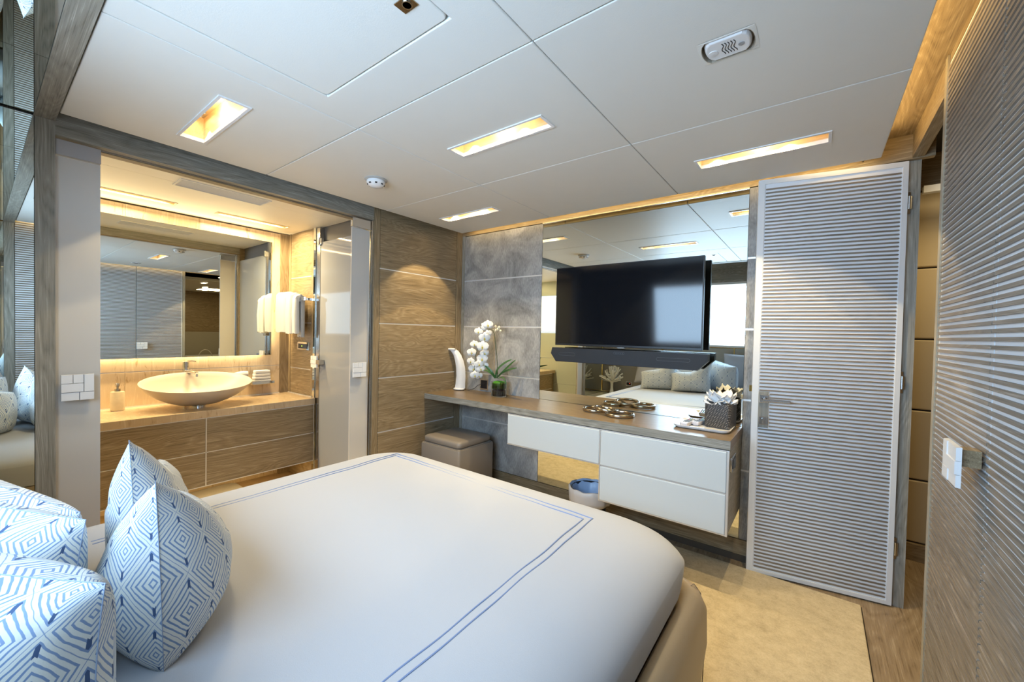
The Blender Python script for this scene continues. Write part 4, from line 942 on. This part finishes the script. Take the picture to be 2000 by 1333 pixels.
MB().lathe([(0.90, -0.004), (1.0, 0.0), (1.0, 0.006), (0.7, 0.012)], (lx-0.062, ly-0.040, DZ+0.345), 32, sx=0.050, sy=0.024).build('lamp_head', whiteg, t, smooth=True)
box(-2.472, -2.378, 2.4, 2.401, 0.83, 0.831) if False else None
cab = MB().tube([(-2.375, 2.50, DZ+0.008), (-2.34, 2.515, DZ+0.004), (-2.29, 2.53, DZ+0.022), (-2.265, 2.545, DZ+0.050), (-2.235, 2.560, DZ+0.062), (-2.217, 2.564, DZ+0.062)], 0.0022, 6)
tag(cab.build('lamp_cable', black, smooth=True), 'thin black cable from the curved lamp to the wall socket', 'cable')
t = thing('wall_socket', 'chrome framed wall socket behind the orchid pot', 'socket', (-2.18, YT-0.01, DZ+0.06))
MB().box(-2.262, -2.172, YT-0.012, YT-0.003, DZ+0.012, DZ+0.105).build('frame', chrome, t, bevel=0.002); MB().box(-2.249, -2.185, YT-0.015, YT-0.011, DZ+0.025, DZ+0.095).build('insert', black, t)

# orchid
OX, OY = -1.965, 2.455
t = thing('potted_orchid', 'white orchid with green moss in a round glass pot on the desk', 'plant', (OX, OY, DZ))
MB().lathe([(0.058, 0.0), (0.060, 0.004), (0.060, 0.116), (0.0575, 0.116), (0.0570, 0.007), (0.0, 0.006)], (OX, OY, DZ), 48, cap1=False).build('glass_pot', glass, t, smooth=True, angle=50)
def lump(r0, z0, z1, seed, amp):
    rs = []
    for k in range(9):
        z = z0+(z1-z0)*k/8; e = 1 if k < 7 else (0.9 if k == 7 else 0.6)
        rs.append([(OX+(r0*e+amp*mnoise.noise(Vector((math.cos(2*PI*i/40)*4, math.sin(2*PI*i/40)*4, z*60+seed))))*math.cos(2*PI*i/40), OY+(r0*e+amp*mnoise.noise(Vector((math.cos(2*PI*i/40)*4, math.sin(2*PI*i/40)*4, z*60+seed))))*math.sin(2*PI*i/40), DZ+z+(amp*1.5*mnoise.noise(Vector((i*0.6, seed, k))) if k > 6 else 0)) for i in range(40)])
    return MB().rings(rs)
lump(0.0525, 0.008, 0.062, 3, 0.002).build('bark_filling', pebble, t, smooth=True)
lump(0.0525, 0.062, 0.118, 7, 0.003).build('moss', moss, t, smooth=True)
def px(px_, py_, y):      # a point of the photograph at depth y, for laying out the plant
    v = r2*((px_-1000)/F_PX)+d2*((py_-666.5)/F_PX)+fw
    k = y/v.y; return Vector((v.x*k, y, HC+v.z*k))
def q(cx, cyy, y): return px(860+cx/7.405, 620+cyy/7.405, y)
stem_pts = [q(825, 880, 2.455), q(828, 740, 2.46), q(818, 560, 2.46), q(795, 360, 2.46), q(780, 240, 2.455), q(755, 185, 2.45), q(715, 172, 2.44), q(670, 210, 2.43), q(600, 300, 2.42), q(545, 420, 2.41), q(510, 560, 2.40), q(490, 720, 2.39), q(500, 840, 2.39)]
MB().tube(stem_pts, [0.0030]*4+[0.0026]*9, 8).build('flower_stem', stemm, t, smooth=True)
MB().tube([q(782, 880, 2.47), q(780, 560, 2.47), q(775, 270, 2.465)], 0.0024, 8).build('bamboo_stake', bamboo, t)
def leaf_mb(pts, wmax):
    pts = [Vector(p) for p in pts]; m_ = 14; rs = []
    def cr_(u):
        s_ = u*(len(pts)-1); i = min(int(s_), len(pts)-2); f = s_-i
        p0 = pts[max(i-1, 0)]; p1 = pts[i]; p2 = pts[i+1]; p3 = pts[min(i+2, len(pts)-1)]
        return 0.5*((2*p1)+(p2-p0)*f+(2*p0-5*p1+4*p2-p3)*f*f+(3*p1-p0-3*p2+p3)*f**3)
    for k in range(m_+1):
        u = k/m_; p = cr_(u); tt = (cr_(min(1, u+0.02))-cr_(max(0, u-0.02))).normalized()
        side = tt.cross(Vector((0.2, -0.7, 0.68))).normalized(); up = side.cross(tt)
        w_ = wmax*math.sin(PI*min(1, 0.12+u*0.88))**0.6*(1 if u < 0.97 else 0.3)
        rs.append([tuple(p+side*w_*a+up*(abs(a)*w_*0.35)) for a in (-1, -0.5, 0, 0.5, 1)]+[tuple(p+side*w_*a+up*(abs(a)*w_*0.35)-up*0.0016) for a in (0.9, 0.4, 0, -0.4, -0.9)])
    return MB().rings(rs)
LV = [([q(800, 880, 2.455), q(835, 760, 2.43), q(930, 670, 2.40), q(1035, 612, 2.38)], 0.0155), ([q(815, 880, 2.46), q(900, 800, 2.48), q(1000, 700, 2.50), q(1092, 615, 2.52)], 0.010),
      ([q(820, 880, 2.45), q(900, 810, 2.42), q(1000, 765, 2.39), q(1110, 732, 2.37)], 0.011), ([q(795, 880, 2.45), q(740, 800, 2.43), q(690, 740, 2.42), q(640, 700, 2.41)], 0.012),
      ([q(790, 870, 2.44), q(740, 820, 2.41), q(680, 780, 2.39), q(620, 765, 2.37)], 0.007), ([q(830, 890, 2.44), q(890, 870, 2.40), q(935, 905, 2.39), q(955, 990, 2.385)], 0.005)]
for pts, w_ in LV: leaf_mb(pts, w_).build('leaf', leafm, t, smooth=True, angle=80)
def flower(c, size, face, spin, i):
    """phalaenopsis: three narrow sepals, two broad round petals, small yellow lip"""
    f = Vector(face).normalized(); u = Vector((0, 0, 1)).cross(f).normalized(); v = f.cross(u)
    Mf = Matrix((( u.x, v.x, f.x, c.x), (u.y, v.y, f.y, c.y), (u.z, v.z, f.z, c.z), (0, 0, 0, 1))) @ Matrix.Rotation(spin, 4, 'Z')
    mb = MB()
    for ang, L_, W_, dz in ((90, 0.95, 0.34, -0.03), (215, 0.90, 0.33, -0.03), (325, 0.90, 0.33, -0.03), (12, 1.0, 0.56, 0.02), (168, 1.0, 0.56, 0.02)):
        n0 = len(mb.v)
        def fn(a, b):
            s_ = b; wd = W_*math.sin(PI*min(1, 0.06+0.94*s_))**0.55; x = s_*L_; y = (2*a-1)*wd
            return (x, y, dz+0.10*math.sin(PI*s_)-0.14*s_*s_-0.10*(2*a-1)**2*wd)
        mb.grid(fn, 7, 7); mb.xf(Mf @ Matrix.Scale(size, 4) @ Matrix.Rotation(R(ang), 4, 'Z'), n0)
    o = mb.build('flower', petal, t, smooth=True, solid=0.0006, angle=180)
    n0 = MB(); n0.lathe([(0.02, 0), (0.11, 0.04), (0.10, 0.14), (0.03, 0.26)], (0, -0.08, 0.0), 10); n0.lathe([(0.02, 0), (0.15, 0.03), (0.05, 0.10)], (0, -0.24, 0.05), 10)
    n0.xf(Mf @ Matrix.Scale(size, 4)).build('lip', lipm, o, smooth=True)
FL = [(690, 110, 0.026, 0.2), (650, 130, 0.024, 2.8), (552, 210, 0.024, -0.3), (640, 300, 0.030, 0.1), (690, 240, 0.022, 1.0), (610, 425, 0.032, 0.0), (490, 390, 0.022, 0.6), (455, 510, 0.026, -0.2), (605, 600, 0.029, 0.1), (640, 520, 0.024, 0.9), (560, 680, 0.026, 0.5), (440, 640, 0.022, -0.4), (480, 745, 0.027, 0.0), (585, 745, 0.024, 0.4), (635, 690, 0.022, -0.6), (500, 840, 0.025, 0.3), (560, 850, 0.020, 0.9)]
for i, (a, b, s_, sp_) in enumerate(FL):
    flower(q(a, b, 2.40+0.014*((i*7) % 5-2)), s_*1.62, (0.75+0.35*math.sin(i*2.1), -0.85, 0.12*math.cos(i)), sp_*0.35, i)
bd = MB()
for a, b, s_ in ((800, 135, 0.009), (850, 150, 0.011), (800, 190, 0.009), (870, 200, 0.009), (830, 175, 0.010)):
    p = q(a, b, 2.45); bd.lathe([(0.001, -s_*1.3), (s_*0.8, -s_*0.7), (s_, 0), (s_*0.6, s_*0.9), (0.001, s_*1.3)], p, 12)
bd.tube([q(755, 185, 2.45), q(800, 160, 2.45), q(860, 180, 2.45)], 0.0016, 6)
bd.build('flower_buds', plain('orchid_bud', (0.80, 0.73, 0.55), 0.55), t, smooth=True)

# linked rings sculpture
t = thing('ring_sculpture', 'three interlinked champagne metal rings lying on the desk', 'sculpture', (-1.06, 2.40, DZ))
def link(c, rx, ry, tilt, az, sec):
    mb = MB(); n = 56; rs = []
    Mx = Matrix.Translation(c) @ Matrix.Rotation(az, 4, 'Z') @ Matrix.Rotation(tilt, 4, 'X')
    for i in range(n):
        a = 2*PI*i/n; o_ = Vector((rx*math.cos(a), ry*math.sin(a), 0)); nn = Vector((math.cos(a), math.sin(a), 0)); ring = []
        for k in range(12):
            b = 2*PI*k/12+PI/12; cc, ss = math.cos(b), math.sin(b)
            ring.append(tuple(Mx @ (o_+nn*sec*math.copysign(abs(cc)**0.6, cc)+Vector((0, 0, 1))*sec*math.copysign(abs(ss)**0.6, ss))))
        rs.append(ring)
    rs.append(rs[0]); return mb.rings(rs, False, False)
link((-1.135, 2.425, DZ+0.013), 0.072, 0.072, R(0), 0, 0.0095).build('ring', bronze, t, smooth=True, angle=80)
link((-1.050, 2.398, DZ+0.028), 0.076, 0.066, R(-7), R(-38), 0.0095).build('ring', bronze, t, smooth=True, angle=80)
link((-0.950, 2.375, DZ+0.013), 0.078, 0.078, R(0), 0, 0.0100).build('ring', bronze, t, smooth=True, angle=80)

# tray with remotes and tissue box
tr = MB(); T0 = (-0.622, -0.338, 2.295, 2.545)
tr.rings([rr3(T0[0]+e, T0[1]-e, T0[2]+e, T0[3]-e, max(0.02, 0.045-e), DZ+z, 6) for e, z in ((0.014, 0.001), (0.003, 0.010), (0.0, 0.018), (0.005, 0.018), (0.014, 0.010), (0.022, 0.007), (0.08, 0.007))])
tag(tr.build('tray', whiteg, smooth=True, angle=40), 'glossy silver white rounded tray at the right end of the desk', 'tray')
bxr = R(-7)
t = thing('tissue_box', 'dark woven leather tissue box on the tray', 'tissue box', (-0.408, 2.455, DZ+0.0075), bxr)
def rl(hw, r_, z): return [(x, y, z) for x, y in rrect(-hw, hw, -hw, hw, r_, 6)]
hw = 0.066
MB().rings([rl(hw-e, 0.022, z) for e, z in ((0.003, 0), (0, 0.004), (0, 0.128), (0.002, 0.133), (0.008, 0.136), (0.032, 0.136), (0.034, 0.130), (0.036, 0.05))]).build('woven_case', basket, t, smooth=True, angle=40, local=True)
ts = MB(); random.seed(12)
for k in range(24):
    a = 2*PI*k/12+random.uniform(-.2, .2); Lp = random.uniform(0.068, 0.088); el = random.uniform(0.75, 1.35) if k > 11 else random.uniform(0.12, 0.55); n0 = len(ts.v); ph = random.random()*6
    def fn(u, v):
        s_ = v; wd = 0.030*math.sin(PI*(0.12+0.74*s_))*(1.25 if s_ < 0.85 else 0.6)
        return (0.006+Lp*s_*math.cos(el*(1-0.4*s_)), (2*u-1)*wd, 0.120+Lp*s_*math.sin(el)*1.0+0.012*s_-0.014*abs(2*u-1)+0.003*math.sin(9*u+ph+5*s_))
    ts.grid(fn, 7, 7); ts.xf(Matrix.Rotation(a, 4, 'Z'), n0)
ts.build('tissues', tissue, t, smooth=True, solid=0.0006, local=True, angle=70)
def remote_(label, loc, rz, L_=0.150, W_=0.042):
    t = thing('remote_control', label, 'remote control', loc, rz, 'remote controls on the tray')
    MB().rings([[(x, y, z) for x, y in rrect(-W_/2+e, W_/2-e, -L_/2+e, L_/2-e, 0.008, 4)] for e, z in ((0.004, 0), (0, 0.006), (0, 0.015), (0.002, 0.019))]).build('body', remote, t, smooth=True, angle=50, local=True)
    bm_ = MB(); cols = {k: MB() for k in btn}
    for j in range(9):
        for i in range(3):
            c_ = 'dark' if j != 2 else ('red', 'green', 'yellow')[i]
            cols[c_].box(-0.013+0.011*i-0.0035+0.002, -0.013+0.011*i+0.0035+0.002, L_/2-0.022-j*0.0135, L_/2-0.016-j*0.0135, 0.019, 0.0208)
    for k, mbk in cols.items():
        if mbk.v: mbk.build('buttons', btn[k], t, local=True)
remote_('silver remote control at the front of the tray', (-0.556, 2.392, DZ+0.010), R(-6), 0.165)
remote_('silver remote control lying behind the front one on the tray', (-0.508, 2.450, DZ+0.010), R(-9), 0.150, 0.038)

# television and sound bar
t = thing('television', 'black flat screen television mounted in front of the mirror', 'television', (-0.98, 2.5, 1.17))
TL, TRr, TB, TT, TY = -1.482, -0.517, 1.172, 1.713, 2.477
box(TL, TRr, TY+0.002, TY+0.028, TB, TT).build('casing', black, t, bevel=0.002)
box(TL+0.006, TRr-0.006, TY, TY+0.003, TB+0.014, TT-0.006).build('screen', screen, t)
MB().box(-1.2, -0.8, TY+0.028, YT-0.004, 1.3, 1.55).build('wall_bracket', black, t)
MB().box(-1.020, -0.975, TY+0.001, TY+0.02, TB-0.006, TB).build('sensor', steel, t)
t = thing('sound_bar', 'dark blue grey sound bar with cut corners below the television', 'sound bar', (-0.94, 2.49, 1.05))
SL, SR_ = -1.500, -0.482; sb0, sb1 = 1.058, 1.155
MB().prism([(SL+0.035, sb0), (SR_-0.055, sb0), (SR_, sb0+0.055), (SR_, sb1), (SL+0.004, sb1), (SL-0.006, sb0+0.055)], 'y', TY-0.014, TY-0.012+0.05).build('cabinet', black, t, bevel=0.001)
MB().prism([(SL+0.037, sb0+0.003), (SR_-0.057, sb0+0.003), (SR_-0.003, sb0+0.056), (SR_-0.003, sb1-0.003), (SL+0.006, sb1-0.003), (SL-0.003, sb0+0.055)], 'y', TY-0.017, TY-0.014).build('grille', grille, t)
outl = MB()
for cx, L_ in ((-1.375, 0.125), (-0.67, 0.19)):
    outl.tube([(x, TY-0.0172, z) for x, z in rrect(cx-L_/2, cx+L_/2, 1.103, 1.122, 0.0094, 6)], 0.0009, 5, closed=True)
outl.tube([(x, TY-0.0172, z) for x, z in rrect(-1.035, -0.965, 1.128, 1.142, 0.006, 6)], 0.0009, 5, closed=True)
for k in range(4): outl.box(-1.022+k*0.014, -1.016+k*0.014, TY-0.0176, TY-0.0168, 1.133, 1.137)
outl.build('control_outlines', plain('soft_grey', (0.07, 0.085, 0.11), 0.5), t)
MB().box(-1.15, -0.85, TY+0.033, YT-0.004, 1.08, 1.13).build('mount', black, t)
for ob in list(S.objects):
    if ob.type == 'MESH' and not ob.data.materials: ob.data.materials.append(white)
